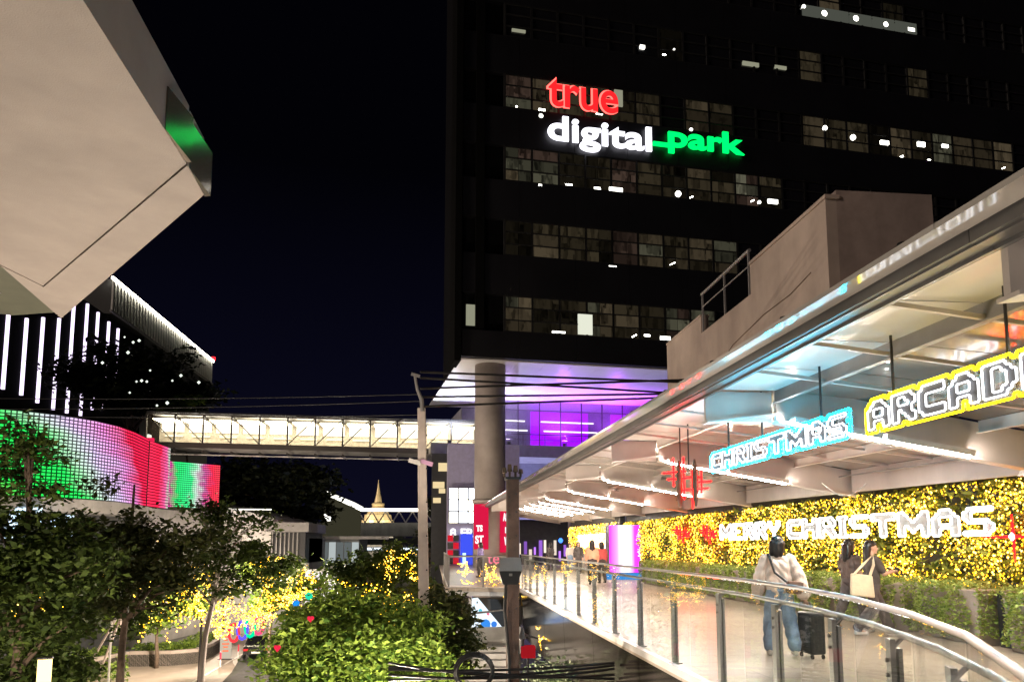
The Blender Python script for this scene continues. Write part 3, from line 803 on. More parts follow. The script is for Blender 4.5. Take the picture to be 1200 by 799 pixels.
# soffit, lobby and column under the overhang
mb = MB()
for i in range(15):
    for j in range(4):
        tbox(mb, .0 + i * 2.0 + .01, 2.0 + i * 2.0 - .01, .5 + j * 4.5, 5 + j * 4.5 - .02, 13.85, 13.94)
mb.build('soffit_sheets', M['soffit'], tw, kind='stuff')
mb = MB(); tbox(mb, 3, 40, 18.6, 30, -6, 13.84); mb.build('podium_wall', mat('podium_wall', (.34, .33, .38), .5, dirt=.2), tw)
mb = MB(); tbox(mb, -.5, 40, 12.5, 18.58, 8.9, 9.5); mb.build('lobby_floor', M['gwall'], tw)
mb = MB(); tbox(mb, -.5, 40, 12.3, 12.48, 8.75, 9.75); mb.build('floor_edge', mat('edge_grey', (.18, .175, .18), .5, dirt=.3), tw)
for i in range(14):
    s = 3.4 + i * 1.9
    mb = MB(); tbox(mb, s, s + 1.84, 14.0, 14.04, 9.52, 13.80); mb.build('lobby_pane', glass_dim, tw)
    mb = MB(); tbox(mb, s + 1.845, s + 1.895, 13.95, 14.1, 9.52, 13.8); mb.build('mullion', M['dark'], tw)
    mb = MB(); tbox(mb, s - .02, s + .02, 12.35, 12.4, 9.76, 10.7); tbox(mb, s + .02, s + 1.88, 12.35, 12.39, 10.64, 10.7); tbox(mb, s + .02, s + 1.88, 12.35, 12.39, 10.2, 10.23); mb.build('balustrade', M['dark'], tw)
pur = em('purple_wall', (.36, .0, 1), 2.4)
for a, b in ((9.4, 11.2), (11.25, 13.0), (13.05, 14.9), (17.2, 19)):
    mb = MB(); tbox(mb, a, b, 18.3, 18.56, 9.55, 13.7); mb.build('glowing_wall', pur, tw)
for z in (11.5, 12.5):
    for a, b in ((4.0, 8.5), (10, 15)):
        mb = MB(); tbox(mb, a, b, 15.5 + z - 11, 15.6 + z - 11, z, z + .1); mb.build('lobby_lamp', em('lobby_lamp', (1, .95, .95), 3.5), tw)
# lamps added to wash the soffit with light, housed as small uplights
def point(name, loc, e, col, r=.15):
    l = bpy.data.lights.new(name, 'POINT'); l.energy = e; l.color = col; l.shadow_soft_size = r
    o = bpy.data.objects.new(name, l); COL.objects.link(o); o.location = loc; return o
def added_uplight(s, d, z, e, col, label):
    p = T(s, d, z); t = thing('added_uplight', p, label, 'added_uplight')
    mb = MB(); mb.tube([p, p + Vector((0, 0, .22))], [.12, .16], 10); mb.build('housing', M['dark'], t)
    l = bpy.data.lights.new('added_uplight_lamp', 'SPOT'); l.energy = e; l.color = col; l.spot_size = R(150); l.spot_blend = .7; l.shadow_soft_size = .2
    o = bpy.data.objects.new('added_uplight_lamp', l); COL.objects.link(o); o.parent = t; o.location = (0, 0, .28); o.rotation_euler = (math.pi, 0, 0)
added_uplight(1.0, 12.4, 9.76, 5000, (.72, .80, 1), 'added cold white lamp at the left end of the lobby edge')
added_uplight(6.0, 12.4, 9.76, 2600, (.62, .42, 1), 'added pale violet lamp on the lobby edge right of the column')
added_uplight(10.8, 12.4, 9.76, 6500, (.48, .10, 1), 'added violet lamp in the middle of the lobby edge')
added_uplight(15.6, 12.4, 9.76, 6500, (.48, .07, 1), 'added deep purple lamp at the right of the lobby edge')
# round column with banners
cx, cy = 3.78, 52.2
t = thing('round_column', (cx, cy, -6), 'huge round concrete column carrying the dark tower', 'column')
mb = MB(); mb.tube([(cx, cy, -6), (cx, cy, 4.3)], 1.12, 28); mb.tube([(cx, cy, 4.3), (cx, cy, 4.5)], 1.2, 28); mb.tube([(cx, cy, 4.5), (cx, cy, 13.84)], 1.06, 28)
mb.build('shaft', mat('column_render', (.33, .29, .27), .6, var=.15, scale=.8, dirt=.3), t, smooth=False)
t.children[0].data.polygons.foreach_set('use_smooth', [len(p.vertices) == 4 for p in t.children[0].data.polygons])
def banner(label, a0, a1, z0, z1, words):
    t = thing('banner', (cx, cy - 1.3, z0), label, 'banner')
    mb = MB(); n = 8; pts = []
    for i in range(n + 1):
        a = R(a0 + (a1 - a0) * i / n); pts.append((math.sin(a), -math.cos(a)))
    for i in range(n):
        (x0, y0), (x1, y1) = pts[i], pts[i + 1]
        mb.hexa([(cx + x0 * 1.26, cy + y0 * 1.26, z0), (cx + x1 * 1.26, cy + y1 * 1.26, z0), (cx + x1 * 1.22, cy + y1 * 1.22, z0), (cx + x0 * 1.22, cy + y0 * 1.22, z0),
                 (cx + x0 * 1.26, cy + y0 * 1.26, z1), (cx + x1 * 1.26, cy + y1 * 1.26, z1), (cx + x1 * 1.22, cy + y1 * 1.22, z1), (cx + x0 * 1.22, cy + y0 * 1.22, z1)])
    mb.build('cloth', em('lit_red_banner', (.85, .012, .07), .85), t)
    am = R((a0 + a1) / 2); xd = Vector((math.cos(am), math.sin(am), 0)); nd = Vector((math.sin(am), -math.cos(am), 0))
    for word, z, h, w in words:
        letters(t, word, h, Vector((cx, cy, z)) + nd * 1.29 - xd * w / 2, xd, (0, 0, 1), em('banner_print', (1, .95, .95), 1.2), width=w, extrude=.012, offset=.02, height=h)
banner('red banner with white letters on the left of the round column', -62, -8, 1.2, 4.2, [('TS', 2.4, .38, .45), ('ST', 1.6, .5, .6)])
banner('red banner with white letters on the right of the round column', 30, 85, 1.0, 4.6, [('ASA', 3.1, .5, .9), ('H', 2.3, .35, .3), ('W', 1.5, .5, .55)])
# illuminated building name
t = thing('illuminated_sign', T(12, 0, 28), 'illuminated sign reading true digital_park on the dark tower', 'sign')
def fsign(body, u0, u1, vb, h, m, **k):
    s0, z = on_facade(u0, vb); s1, _ = on_facade(u1, vb)
    letters(t, body, 1.0, T(s0, -.22, z), TX, (0, 0, 1), m, width=s1 - s0, height=h, **k)
sr = em('sign_red_face', (1, .02, .025), 1.1); sre = em('sign_red_edge', (1, .10, .08), 3.4)
fsign('true', 643, 723, 125, 1.9, sr, extrude=.08, offset=.012, bevel=.0)
fsign('true', 643, 723, 125, 1.9, sre, extrude=.0, offset=.012, bevel=.024, outline=True, name='letter_outline')
fsign('digital', 643, 762, 164.5, 2.3, em('sign_white', (.92, .90, 1), 2.6), extrude=.08, offset=.012, bevel=.006)
s0, z0 = on_facade(764, 168); s1, _ = on_facade(784, 171)
mb = MB(); mb.bar(T(s0, -.2, z0 - .12), T(s1, -.2, z0 - .12), .16, .28); mb.build('underscore', em('sign_green', (.0, 1, .13), 1.7), t)
fsign('park', 784, 870, 172.5, 2.05, em('sign_green', (.0, 1, .13), 1.5), extrude=.08, offset=.016, bevel=.006)

# ------------------------------------------------------------------ skybridge
BYp = 64.0
bx0, bx1 = -23.2, 3.6
t = thing('skybridge', (-10, BYp, 8), 'lit steel truss skybridge crossing from the screen building to the tower', 'bridge')
zf, zt = 9.55, 12.05
def bz(x, z): return z - .35 * (x - bx0) / (bx1 - bx0)
def bbar(name, a, b, w, h, m, y):
    mb = MB(); mb.bar((a[0], y, bz(*a)), (b[0], y, bz(*b)), w, h); return mb.build(name, m, t)
bs = mat('bridge_steel', (.06, .055, .05), .5, dirt=.2)
for y in (BYp, BYp + 3.2):
    bbar('chord', (bx0, zt), (bx1, zt), .14, .16, bs, y); bbar('chord', (bx0, zf), (bx1, zf), .2, .42, bs, y)
n = 12; xs = [bx0 + (bx1 - bx0) * i / n for i in range(n + 1)]
for i, x in enumerate(xs):
    bbar('post', (x, zf + .2), (x, zt - .08), .12, .12, bs, BYp)
    if i < n and i not in (4, ):
        a, b = (x, zt), (xs[i + 1], zf + .2)
        if i >= n // 2 - 1: a, b = (xs[i + 1], zt), (x, zf + .2)
        bbar('diagonal', a, b, .07, .07, bs, BYp + .02)
    if i < n:
        mb = MB(); mb.hexa([(x + .08, BYp + .12, bz(x, zf + .22)), (xs[i + 1] - .08, BYp + .12, bz(xs[i + 1], zf + .22)), (xs[i + 1] - .08, BYp + .15, bz(xs[i + 1], zf + .22)), (x + .08, BYp + .15, bz(x, zf + .22)),
                            (x + .08, BYp + .12, bz(x, zt - .1)), (xs[i + 1] - .08, BYp + .12, bz(xs[i + 1], zt - .1)), (xs[i + 1] - .08, BYp + .15, bz(xs[i + 1], zt - .1)), (x + .08, BYp + .15, bz(x, zt - .1))])
        mb.build('glass_pane', glassmat('bridge_glass', (.9, .88, .8), .10, col=(.6, .55, .45)), t)
        # ceiling lamps and back wall
        mb = MB(); mb.box(x + .2, BYp + 3.0, bz(x, zt - 1.05), xs[i + 1] - .2, BYp + 3.07, bz(x, zt - .2)); mb.build('light_panel', em('bridge_panel', (1, .94, .82), 3.4), t)
        mb = MB(); mb.box(x + .25, BYp + .7, bz(x, zt - .35), xs[i + 1] - .25, BYp + 2.6, bz(x, zt - .27)); mb.build('ceiling_lamp', em('bridge_lamp', (1, .90, .72), 18), t)
        mb = MB(); mb.box(x + .5, BYp + 2.98, bz(x, zf + 1.05), xs[i + 1] - .3, BYp + 3.06, bz(x, zf + 1.16)); mb.build('rail_lamp', em('bridge_rail_lamp', (1, .88, .62), 3.2), t)
        # underside lattice
        for (a, b) in (((x, BYp + .1), (xs[i + 1], BYp + 3.1)), ((xs[i + 1], BYp + .1), (x, BYp + 3.1))):
            mb = MB(); mb.bar((a[0], a[1], bz(a[0], zf - .75)), (b[0], b[1], bz(b[0], zf - .45)), .09, .09); mb.build('brace', M['white'], t)
    mb = MB(); mb.bar((x, BYp + .05, bz(x, zf - .5)), (x, BYp + 3.15, bz(x, zf - .5)), .1, .16); mb.build('cross_member', bs, t)
mb = MB(); mb.hexa([(bx0, BYp, bz(bx0, zf - .2)), (bx1, BYp, bz(bx1, zf - .2)), (bx1, BYp + 3.2, bz(bx1, zf - .2)), (bx0, BYp + 3.2, bz(bx0, zf - .2)), (bx0, BYp, bz(bx0, zf - .05)), (bx1, BYp, bz(bx1, zf - .05)), (bx1, BYp + 3.2, bz(bx1, zf - .05)), (bx0, BYp + 3.2, bz(bx0, zf - .05))]); mb.build('floor', M['gwall'], t)
mb = MB(); mb.hexa([(bx0, BYp, bz(bx0, zt + .1)), (bx1, BYp, bz(bx1, zt + .1)), (bx1, BYp + 3.3, bz(bx1, zt + .1)), (bx0, BYp + 3.3, bz(bx0, zt + .1)), (bx0, BYp, bz(bx0, zt + .22)), (bx1, BYp, bz(bx1, zt + .22)), (bx1, BYp + 3.3, bz(bx1, zt + .22)), (bx0, BYp + 3.3, bz(bx0, zt + .22))]); mb.build('roof', M['dark'], t)
mb = MB(); mb.hexa([(bx0, BYp + 3.1, bz(bx0, zf)), (bx1, BYp + 3.1, bz(bx1, zf)), (bx1, BYp + 3.2, bz(bx1, zf)), (bx0, BYp + 3.2, bz(bx0, zf)), (bx0, BYp + 3.1, bz(bx0, zt)), (bx1, BYp + 3.1, bz(bx1, zt)), (bx1, BYp + 3.2, bz(bx1, zt)), (bx0, BYp + 3.2, bz(bx0, zt))]); mb.build('back_wall', mat('bridge_back', (.40, .37, .33), .5, var=.3), t)
for x in (-22.6, 2.9): mb = MB(); mb.box(x - .3, BYp + .6, -6, x + .3, BYp + 2.6, zf - .85); mb.build('pier', M['gwall'], t)

# ------------------------------------------------------------------ beige concrete station building above the canopy
t = thing('station_block', (11.5, 25, -6), 'beige concrete station block rising behind the canopy, with a railed notch', 'building')
def zt_(y): return 10.35
a0, a1, n0, n1 = 18.1, 31.8, 22.9, 27.5
mb = MB(); mb.box(10.0, a0, -6, 10.3, n0, 10.4); mb.box(10.0, n1, -6, 10.3, a1, 10.1); mb.box(10.0, n0, -6, 10.3, n1, 9.45)
mb.build('side_wall', M['conc'], t)
mb = MB(); mb.box(10.3, a0 + .0, 7.4, 12.95, a0 + .3, 10.65); mb.build('end_wall', mat('end_wall_shaded', (.34, .27, .24), .75, dirt=.3, bump=.1), t)  # shade of the end face is put into this darker wall colour
mb = MB(); mb.box(10.32, a0 + .4, -6, 13.6, a0 + .8, 7.38); mb.build('lower_wall', mat('lower_wall_paint', (.10, .06, .055), .8, dirt=.3), t)
mb = MB(); mb.box(9.96, a0 - .06, 10.4, 10.36, n0, 10.5); mb.build('coping', M['conc'], t)
mb = MB(); mb.box(9.97, 27.5, 10.1, 10.33, a1, 10.18); mb.build('coping', M['conc'], t)
mb = MB(); mb.box(13.0, a0 + 1, 7, 15, a0 + 1.3, 10.0); mb.build('end_wall', mat('end_wall_shaded', (.34, .27, .24), .75), t)
mb = MB(); mb.box(10.31, n0, 5, 13, a1, 8.6); mb.build('terrace_floor', M['dwall'], t)
mb = MB(); mb.box(12.8, n0 - 3, 8.6, 13, a1, 10.0); mb.build('back_wall', M['dwall'], t)
for z, r in ((10.95, .06), (10.45, .025)):
    mb = MB(); mb.tube([(10.05, n0 + .1, z), (10.05, n1 - .05, z)], r, 8); mb.build('rail', M['post'], t)
for y in (n0 + .2, (n0 + n1) / 2, n1 - .1): mb = MB(); mb.bar((10.05, y, 9.45), (10.05, y, 10.95), .06, .06); mb.build('rail_post', M['post'], t)
mb = MB()
pr_ = [(10.0 - .004, 19.0, 8.75), (9.996, 20.2, 8.55), (9.996, 22, 8.5), (9.996, 24.5, 8.2), (9.996, 26, 7.7)]
mb.tube(pr_, .018, 5); mb.build('crack', M['bark'], t)

# ------------------------------------------------------------------ overhead station roof corner, upper left
t = thing('station_roof', (-4.5, 9, 5.4), 'beige underside corner of a station roof hanging over the street, upper left', 'roof')
A_ = Vector((-2.55, 5.54)); B_ = Vector((-2.65, 8.03)); C_ = Vector((-6.1, 12.26)); 
e1 = (C_ - B_).normalized(); nn = Vector((-e1.y, e1.x)) * -1
if nn.y < 0: nn = -nn
poly = [(-2.3, -8), tuple(B_), tuple(C_), (-6.25, 11.35), (-4.6, 8.9), (-9, 2), (-9, -8)]
mb = MB(); mb.prism([(-2.5, -8), (B_.x, B_.y), (C_.x, C_.y), (-6.25, 11.3), (-12, 4), (-12, -8)], 5.5, 6.15); mb.build('soffit_panel', M['slab'], t)
D_, E_ = Vector((-2.66, 8.72)), Vector((-6.62, 14.0))
B2, C2 = B_ + nn * .012, C_ + nn * .012
mb = MB(); mb.prism([(B2.x, B2.y), (D_.x, D_.y), (E_.x, E_.y), (-6.25, 11.36), (C2.x, C2.y)], 5.485, 6.1); mb.build('edge_panel', M['slab'], t)
pol = mat('polished_panel', (.34, .30, .27), .09, metal=.75, var=.05)
mb = MB(); mb.hexa([(-2.66, 8.02, 5.52), (-2.648, 8.03, 5.50), (-2.597, 8.74, 5.48), (-2.66, 8.74, 5.47), (-2.66, 8.02, 6.02), (-2.648, 8.03, 6.02), (-2.597, 8.74, 6.0), (-2.66, 8.74, 6.12)]); mb.build('end_plate', pol, t)
mb = MB(); mb.hexa([(-2.66, 7.35, 5.505), (-2.634, 7.35, 5.505), (-2.585, 8.0, 5.505), (-2.66, 8.0, 5.505), (-2.66, 7.35, 5.95), (-2.634, 7.35, 5.95), (-2.585, 8.0, 6.0), (-2.66, 8.0, 6.0)]); mb.build('added_mirror_plate', pol, t)  # extra plate, added and tilted to mirror the green sign
mb = MB(); mb.prism([(-6.3, 11.3), (-6.66, 14.0), (-7.6, 14.3), (-12.2, 12.0), (-12.2, 4.0)], 5.60, 6.1); mb.build('lower_soffit', M['dgreen'], t)
mb = MB(); mb.prism([(-7.15, 12.9), (-7.1, 13.0), (-12, 11.4), (-12, 11.3)], 5.585, 5.60); mb.build('seam', M['gwall'], t)
# ------------------------------------------------------------------ dark building with light strips, far left
t = thing('hotel_block', (-48, 80, -6), 'dark block with vertical white light strips down its side', 'building')
mb = MB(); mb.box(-62, 58, -6, -40.3, 108, 29.5); mb.build('wall', mat('matte_black', (.006, .006, .007), .95, spec=.05), t)
strip = em('light_strip', (.86, .72, 1), 2.2)
for u, v0, v1 in ((10, 330, 456), (30, 373, 463), (49, 372, 472), (67.5, 373, 480), (84, 358, 484), (100, 356, 487), (113, 366, 480), (126, 377, 480), (137.5, 385, 468)):
    p0, p1 = P(u, v0, X=-40), P(u, v1, X=-40)
    y = (p0.y + p1.y) / 2; zt2 = P(u, v0, Y=y).z; zb2 = P(u, v1, Y=y).z
    mb = MB(); mb.box(-40.28, y - .12, zb2, -40.02, y + .12, zt2); mb.build('light_strip', strip, t)
t = thing('crown_block', (-52, 120, -6), 'dark far block whose roof edge glows with fine white fins', 'building')
mb = MB(); mb.box(-75, 109, -6, -40.4, 141, 30.2); mb.build('wall', M['dwall'], t)
mb = MB(); mb.box(-75, 98, 30.2, -40.3, 141.5, 34.6); mb.build('crown', mat('crown_wall', (.05, .05, .05), .6), t)
mb = MB(); mb.box(-40.25, 97, 34.35, -40.0, 141.3, 34.65); mb.build('edge_light', em('edge_light', (1, .94, .80), 22), t)
mb = MB(); mb.box(-40.25, 97, 30.2, -40.0, 141.3, 30.45); mb.build('ledge', M['gwall'], t)
fin = mat('white_fin', (.75, .75, .68), .5)
y = 97.2
while y < 141:
    mb = MB(); mb.box(-40.22, y, 30.5, -40.02, y + .32, 34.3); mb.build('fin', fin, t); y += 1.05
mb = MB(); mb.tube([(-40.1, 141.2, 34.7), (-40.1, 141.2, 35.3)], .35, 8)
tag(mb.build('beacon', em('beacon_red', (1, .02, .03), 2.5)), 'small red beacon on the end of the glowing roof edge', 'beacon')
for i, (yy, zz, w) in enumerate(((112, 16, 1.2), (118, 21, 1), (126, 18, 1.4), (131, 13, 1))):
    mb = MB(); mb.box(-40.38, yy, zz, -40.2, yy + w, zz + 1); mb.build('lit_window', em('far_window', (.9, .95, .9), 2.0, False), t)

# ------------------------------------------------------------------ curved led screen building
mm, n, l, e, uv, sp = screen_mat('led_mesh', 's', 1.0)
nz = n.new('ShaderNodeTexNoise'); nz.inputs['Scale'].default_value = 5; nz.inputs['Detail'].default_value = 3
l.new(uv.outputs[0], nz.inputs[0])
uu = math_node(n, l, 'ADD', math_node(n, l, 'ADD', sp.outputs[0], .035), math_node(n, l, 'MULTIPLY', math_node(n, l, 'SUBTRACT', nz.outputs['Fac'], .5), .20))
uu = math_node(n, l, 'ADD', uu, math_node(n, l, 'MULTIPLY', math_node(n, l, 'SUBTRACT', .5, sp.outputs[1]), -.20))
r = ramp(n, [(0, (.75, .02, .06)), (.42, (.02, .70, .08)), (.55, (.02, .72, .10)), (.63, (.45, .70, .50)), (.71, (.66, .50, .80)), (.82, (.80, .25, .62)), (.92, (.90, .02, .08))])
l.new(uu, r.inputs[0]); l.new(r.outputs[0], e.inputs[0])
gx = math_node(n, l, 'FRACT', math_node(n, l, 'MULTIPLY', sp.outputs[0], 84)); gy = math_node(n, l, 'FRACT', math_node(n, l, 'MULTIPLY', sp.outputs[1], 24))
mk = math_node(n, l, 'MULTIPLY', math_node(n, l, 'LESS_THAN', math_node(n, l, 'ABSOLUTE', math_node(n, l, 'SUBTRACT', gx, .5)), .36), math_node(n, l, 'LESS_THAN', math_node(n, l, 'ABSOLUTE', math_node(n, l, 'SUBTRACT', gy, .5)), .32))
l.new(math_node(n, l, 'ADD', math_node(n, l, 'MULTIPLY', mk, 1.5), .12), e.inputs[1])
ARC = [(-34, 43.4), (-30, 44.0), (-27, 44.6), (-24.6, 45.3), (-23.2, 46.2), (-21.9, 47.5), (-20.9, 49.3), (-20.35, 51.5), (-20.3, 54), (-20.6, 57.6)]
t = thing('screen_building', (-24, 50, -6), 'podium wrapped in a curved green, white and red light mesh screen', 'building')
mb = MB(); L = [0]
for a, b in zip(ARC, ARC[1:]): L.append(L[-1] + math.dist(a, b))
z0, z1 = 4.25, 9.1
vs = [(x, y, z0) for x, y in ARC] + [(x, y, z1) for x, y in ARC]; k = len(ARC)
mb.add(vs, [(i, i + 1, k + i + 1, k + i) for i in range(k - 1)])
ob = mb.build('screen', mm, t); uvl = ob.data.uv_layers.new(name='UVMap')
for i in range(k - 1):
    for j, q in enumerate(((L[i], 0), (L[i + 1], 0), (L[i + 1], 1), (L[i], 1))): uvl.data[i * 4 + j].uv = (q[0] / L[-1], q[1])
mb = MB(); mb.prism([(x - .25, y + .15) for x, y in ARC] + [(-36, 60)], 4.2, 9.15); mb.build('drum', M['dwall'], t)
mb = MB(); mb.prism([(x + .3, y - .2) for x, y in ARC] + [(-36, 60)], 3.4, 4.19); mb.build('canopy_edge', M['gwall'], t)
mb = MB(); mb.prism([(x - 1.2, y + 1.2) for x, y in ARC] + [(-36, 60)], -6, 3.39); mb.build('shop_wall', M['dwall'], t)
for i, (u, v, w, h, c) in enumerate(((14, 604, 1.6, .9, 0), (62, 617, 1.1, 1.3, 0), (8, 622, 1, .8, 0), (120, 690, 1.2, 1, 1), (40, 670, 1.8, .8, 1))):
    p = P(u, v, Y=46.0); mb = MB(); mb.box(p.x, p.y - .3, p.z - h / 2, p.x + w, p.y, p.z + h / 2); mb.build('lit_window', em('shop_blue', (.65, .85, 1), 2.0) if c == 0 else em('shop_warm', (1, .9, .7), 1.6), t)
# red end block and the second screen
t = thing('screen_wing', (-18, 64, 0), 'smaller screen wing with red and green light mesh below the skybridge', 'building')
def led2(name, stops, vertical=False):
    m, n, l, e, uv, sp = screen_mat(name, 's', 1)
    nz = n.new('ShaderNodeTexNoise'); nz.inputs['Scale'].default_value = 6; l.new(uv.outputs[0], nz.inputs[0])
    uu = math_node(n, l, 'ADD', sp.outputs[0], math_node(n, l, 'MULTIPLY', math_node(n, l, 'SUBTRACT', nz.outputs['Fac'], .5), .35))
    r = ramp(n, stops); l.new(uu, r.inputs[0]); l.new(r.outputs[0], e.inputs[0])
    gy = math_node(n, l, 'FRACT', math_node(n, l, 'MULTIPLY', sp.outputs[1], 22)); gx = math_node(n, l, 'FRACT', math_node(n, l, 'MULTIPLY', sp.outputs[0], 26))
    mk = math_node(n, l, 'MULTIPLY', math_node(n, l, 'LESS_THAN', math_node(n, l, 'ABSOLUTE', math_node(n, l, 'SUBTRACT', gy, .5)), .33), math_node(n, l, 'LESS_THAN', math_node(n, l, 'ABSOLUTE', math_node(n, l, 'SUBTRACT', gx, .5)), .42))
    l.new(math_node(n, l, 'ADD', math_node(n, l, 'MULTIPLY', mk, 1.4), .22), e.inputs[1]); return m
a, b = P(160, 580, Y=59), P(197, 585, Y=62)
zt1, zb1 = P(165, 525, Y=59).z, P(170, 592, Y=60).z
uv_quad('screen', [(-20.55, 57.65, 4.25), (b.x, 62, 4.25), (b.x, 62, 9.0), (-20.55, 57.65, 9.0)], led2('led_red', [(0, (.92, .03, .09)), (.5, (.92, .02, .07)), (.85, (.85, .12, .35)), (1, (.4, .5, .4))]), t, thick=.5)
p0, p1 = P(199, 540, Y=63), P(256, 596, Y=66)
uv_quad('screen', [(p0.x, 63, p1.z), (p1.x, 66, p1.z), (p1.x, 66, p0.z), (p0.x, 63, p0.z)], led2('led_mix', [(0, (.6, .05, .3)), (.15, (.02, .7, .15)), (.4, (.05, .75, .25)), (.55, (.6, .75, .65)), (.68, (.5, .1, .3)), (.85, (.9, .03, .08)), (1, (.9, .05, .08))]), t, thick=.5)
pr = P(172, 515, Y=59)
mb = MB(); mb.box(pr.x - .1, 58.6, pr.z - 1.0, pr.x + .55, 59, pr.z + .1); mb.build('red_box', em('red_box', (.95, .02, .10), .9), t)
mb = MB(); mb.prism([(-20.6, 58.3), (b.x, 62.6), (p1.x, 66.6), (-32, 76), (-32, 59.6)], -6, 4.2); mb.build('wall', M['gwall'], t)

# white podium with the sweeping roof
t = thing('podium_building', (-11.5, 72, -6), 'low pale building with a sweeping white roof edge behind the trees', 'building')
rp = [P(u, v, Y=68) for u, v in ((232, 590), (262, 594), (285, 598), (305, 603), (325, 609), (345, 615))]
mb = MB()
for i in range(5):
    a, b = rp[i], rp[i + 1]
    mb.hexa([(a.x, 68, a.z - 2.6), (b.x, 68, b.z - 2.2), (b.x, 78, b.z - 2.2), (a.x, 78, a.z - 2.6), (a.x, 68, a.z), (b.x, 68, b.z), (b.x, 78, b.z + .5), (a.x, 78, a.z + .5)])
mb.build('roof_sweep', M['white'], t)
p0, p1 = P(318, 612, Y=66), P(357, 660, Y=66)
mb = MB(); mb.box(p0.x, 66, p1.z, p1.x, 76, p0.z - .8); mb.build('dark_room', M['dark'], t)
mb = MB(); mb.box(p0.x - .4, 65.6, p0.z - .78, p1.x + .3, 76, p0.z); mb.build('roof_slab', M['gwall'], t)
for i in range(7):
    x = p0.x + .1 + i * .34
    mb = MB(); mb.box(x, 65.85, p1.z, x + .09, 65.98, p0.z - .82); mb.build('slat', M['gwall'], t)
mb = MB(); mb.box(-24, 68.1, -6, p1.x, 78, rp[0].z - 2.9); mb.build('wall', M['gwall'], t)
mb = MB(); q = P(290, 596, Y=67.8); mb.box(q.x - 3, 67.7, q.z - .1, q.x + 2, 67.85, q.z); mb.build('edge_lamp', em('edge_lamp', (1, .95, .85), 2), t)
# glass shop front farther along
t = thing('glass_pavilion', (-9, 84, -6), 'glass fronted pavilion with bright white interior beyond the podium', 'building')
p0, p1 = P(358, 628, Y=80), P(420, 668, Y=80)
mb = MB(); mb.box(p0.x, 80.3, -6, p1.x, 90, p0.z); mb.build('wall', M['gwall'], t)
for i in range(7):
    x = p0.x + (p1.x - p0.x) * i / 7
    mb = MB(); mb.box(x + .05, 80.1, p1.z, x + (p1.x - p0.x) / 7 - .05, 80.2, p0.z - .6); mb.build('pane', em('pavilion_glow', (.75, .85, .85), .16 + 0 * i) if i % 3 else em('pavilion_bright', (.9, 1, 1), .5), t)
mb = MB(); mb.box(p0.x - .5, 79.6, p0.z - .3, p1.x + 3, 80.08, p0.z); mb.build('cornice', M['white'], t)
# billboard
p = P(373, 690, Y=58)
t = thing('billboard', (p.x, 58, p.z - 1.3), 'bright white billboard with a red emblem between the trees', 'billboard')
mb = MB(); mb.box(p.x - 1.0, 58, p.z - 1.1, p.x + 1.1, 58.2, p.z + 1.2); mb.build('panel', em('billboard', (1, .88, .92), 1.5), t)
mb = MB(); mb.box(p.x - 1.3, 58.05, p.z + 1.22, p.x + 1.4, 58.25, p.z + 1.45); mb.build('frame', M['white'], t)
mb = MB()
for dx in (-.35, 0, .35): mb.tube([(p.x + dx, 57.98, p.z + .22 + .25 * math.sin(i)) if 0 else (p.x + dx + .22 * math.cos(i * .785), 57.98, p.z + .3 + .22 * math.sin(i * .785)) for i in range(8)], .06, 6, closed=True)
mb.build('emblem', em('emblem_red', (.95, .01, .05), .8), t)
mb = MB(); mb.box(p.x - .2, 58.05, -6, p.x + .2, 58.2, p.z - 1.1); mb.build('post', M['dark'], t)

# ------------------------------------------------------------------ elevated line and stupa in the distance
t = thing('elevated_station', (0, 120, -6), 'elevated station deck with a line of white lamps in the distance', 'station')
xa, xb = P(357, 630, Y=120).x, P(530, 630, Y=120).x
for nme, v0, v1, y, m in (('girder', 612, 628, 120, M['gwall']), ('lower_girder', 630, 638, 118, M['dwall']), ('ground_rail', 641, 646, 112, M['gwall'])):
    za, zb = P(440, v0, Y=y).z, P(440, v1, Y=y).z
    mb = MB(); mb.box(xa, y, zb, xb, y + 5, za); mb.build(nme, m, t)
za = P(440, 598, Y=119).z; zb = P(440, 612, Y=119).z
mb = MB(); mb.box(xa + 6, 119, za - .1, xb, 119.4, za + .35); mb.build('lamp_line', em('station_line', (1, .93, .75), 4.5), t)
mb = MB(); z = P(440, 643, Y=111).z; mb.box(xa + 6, 111, z - .15, xb, 111.2, z + .2); mb.build('lamp_line', em('station_line2', (.8, .9, 1), 1.6), t)
for i in range(16):
    x = xa + 6 + (xb - xa - 6) * i / 16; x2 = xa + 6 + (xb - xa - 6) * (i + 1) / 16
    mb = MB(); mb.bar((x, 119.2, zb), (x2, 119.2, za - .12), .18, .18) if i % 2 else mb.bar((x, 119.2, za - .12), (x2, 119.2, zb), .18, .18); mb.build('brace', M['cream'], t)
for x in (xa + 3, xa + 14, xb - 3): mb = MB(); mb.box(x - .7, 120.5, -6, x + .7, 124, P(440, 628, Y=120).z); mb.build('pier', M['gwall'], t)
sp0 = P(443, 600, Y=190)
t = thing('stupa', (sp0.x, 190, -6), 'golden lit stupa spire rising behind the elevated station', 'stupa')
pk = P(443, 562, Y=190).z; zb = sp0.z - 3; H = pk - zb
prof = [(0, 4.0), (.10, 3.9), (.11, 3.4), (.22, 3.2), (.23, 2.7), (.28, 2.5), (.34, 1.8), (.42, 1.35), (.44, 1.6), (.47, 1.5), (.49, .95), (.58, .75), (.70, .45), (.85, .22), (1.0, .04)]
for nme, i0, i1 in (('base', 0, 6), ('bell', 5, 11), ('spire', 10, 15)):
    mb = MB(); q = prof[i0:i1]; mb.tube([(sp0.x, 190, zb + f * H) for f, _ in q], [r for _, r in q], 20); mb.build(nme, M['gold'], t)
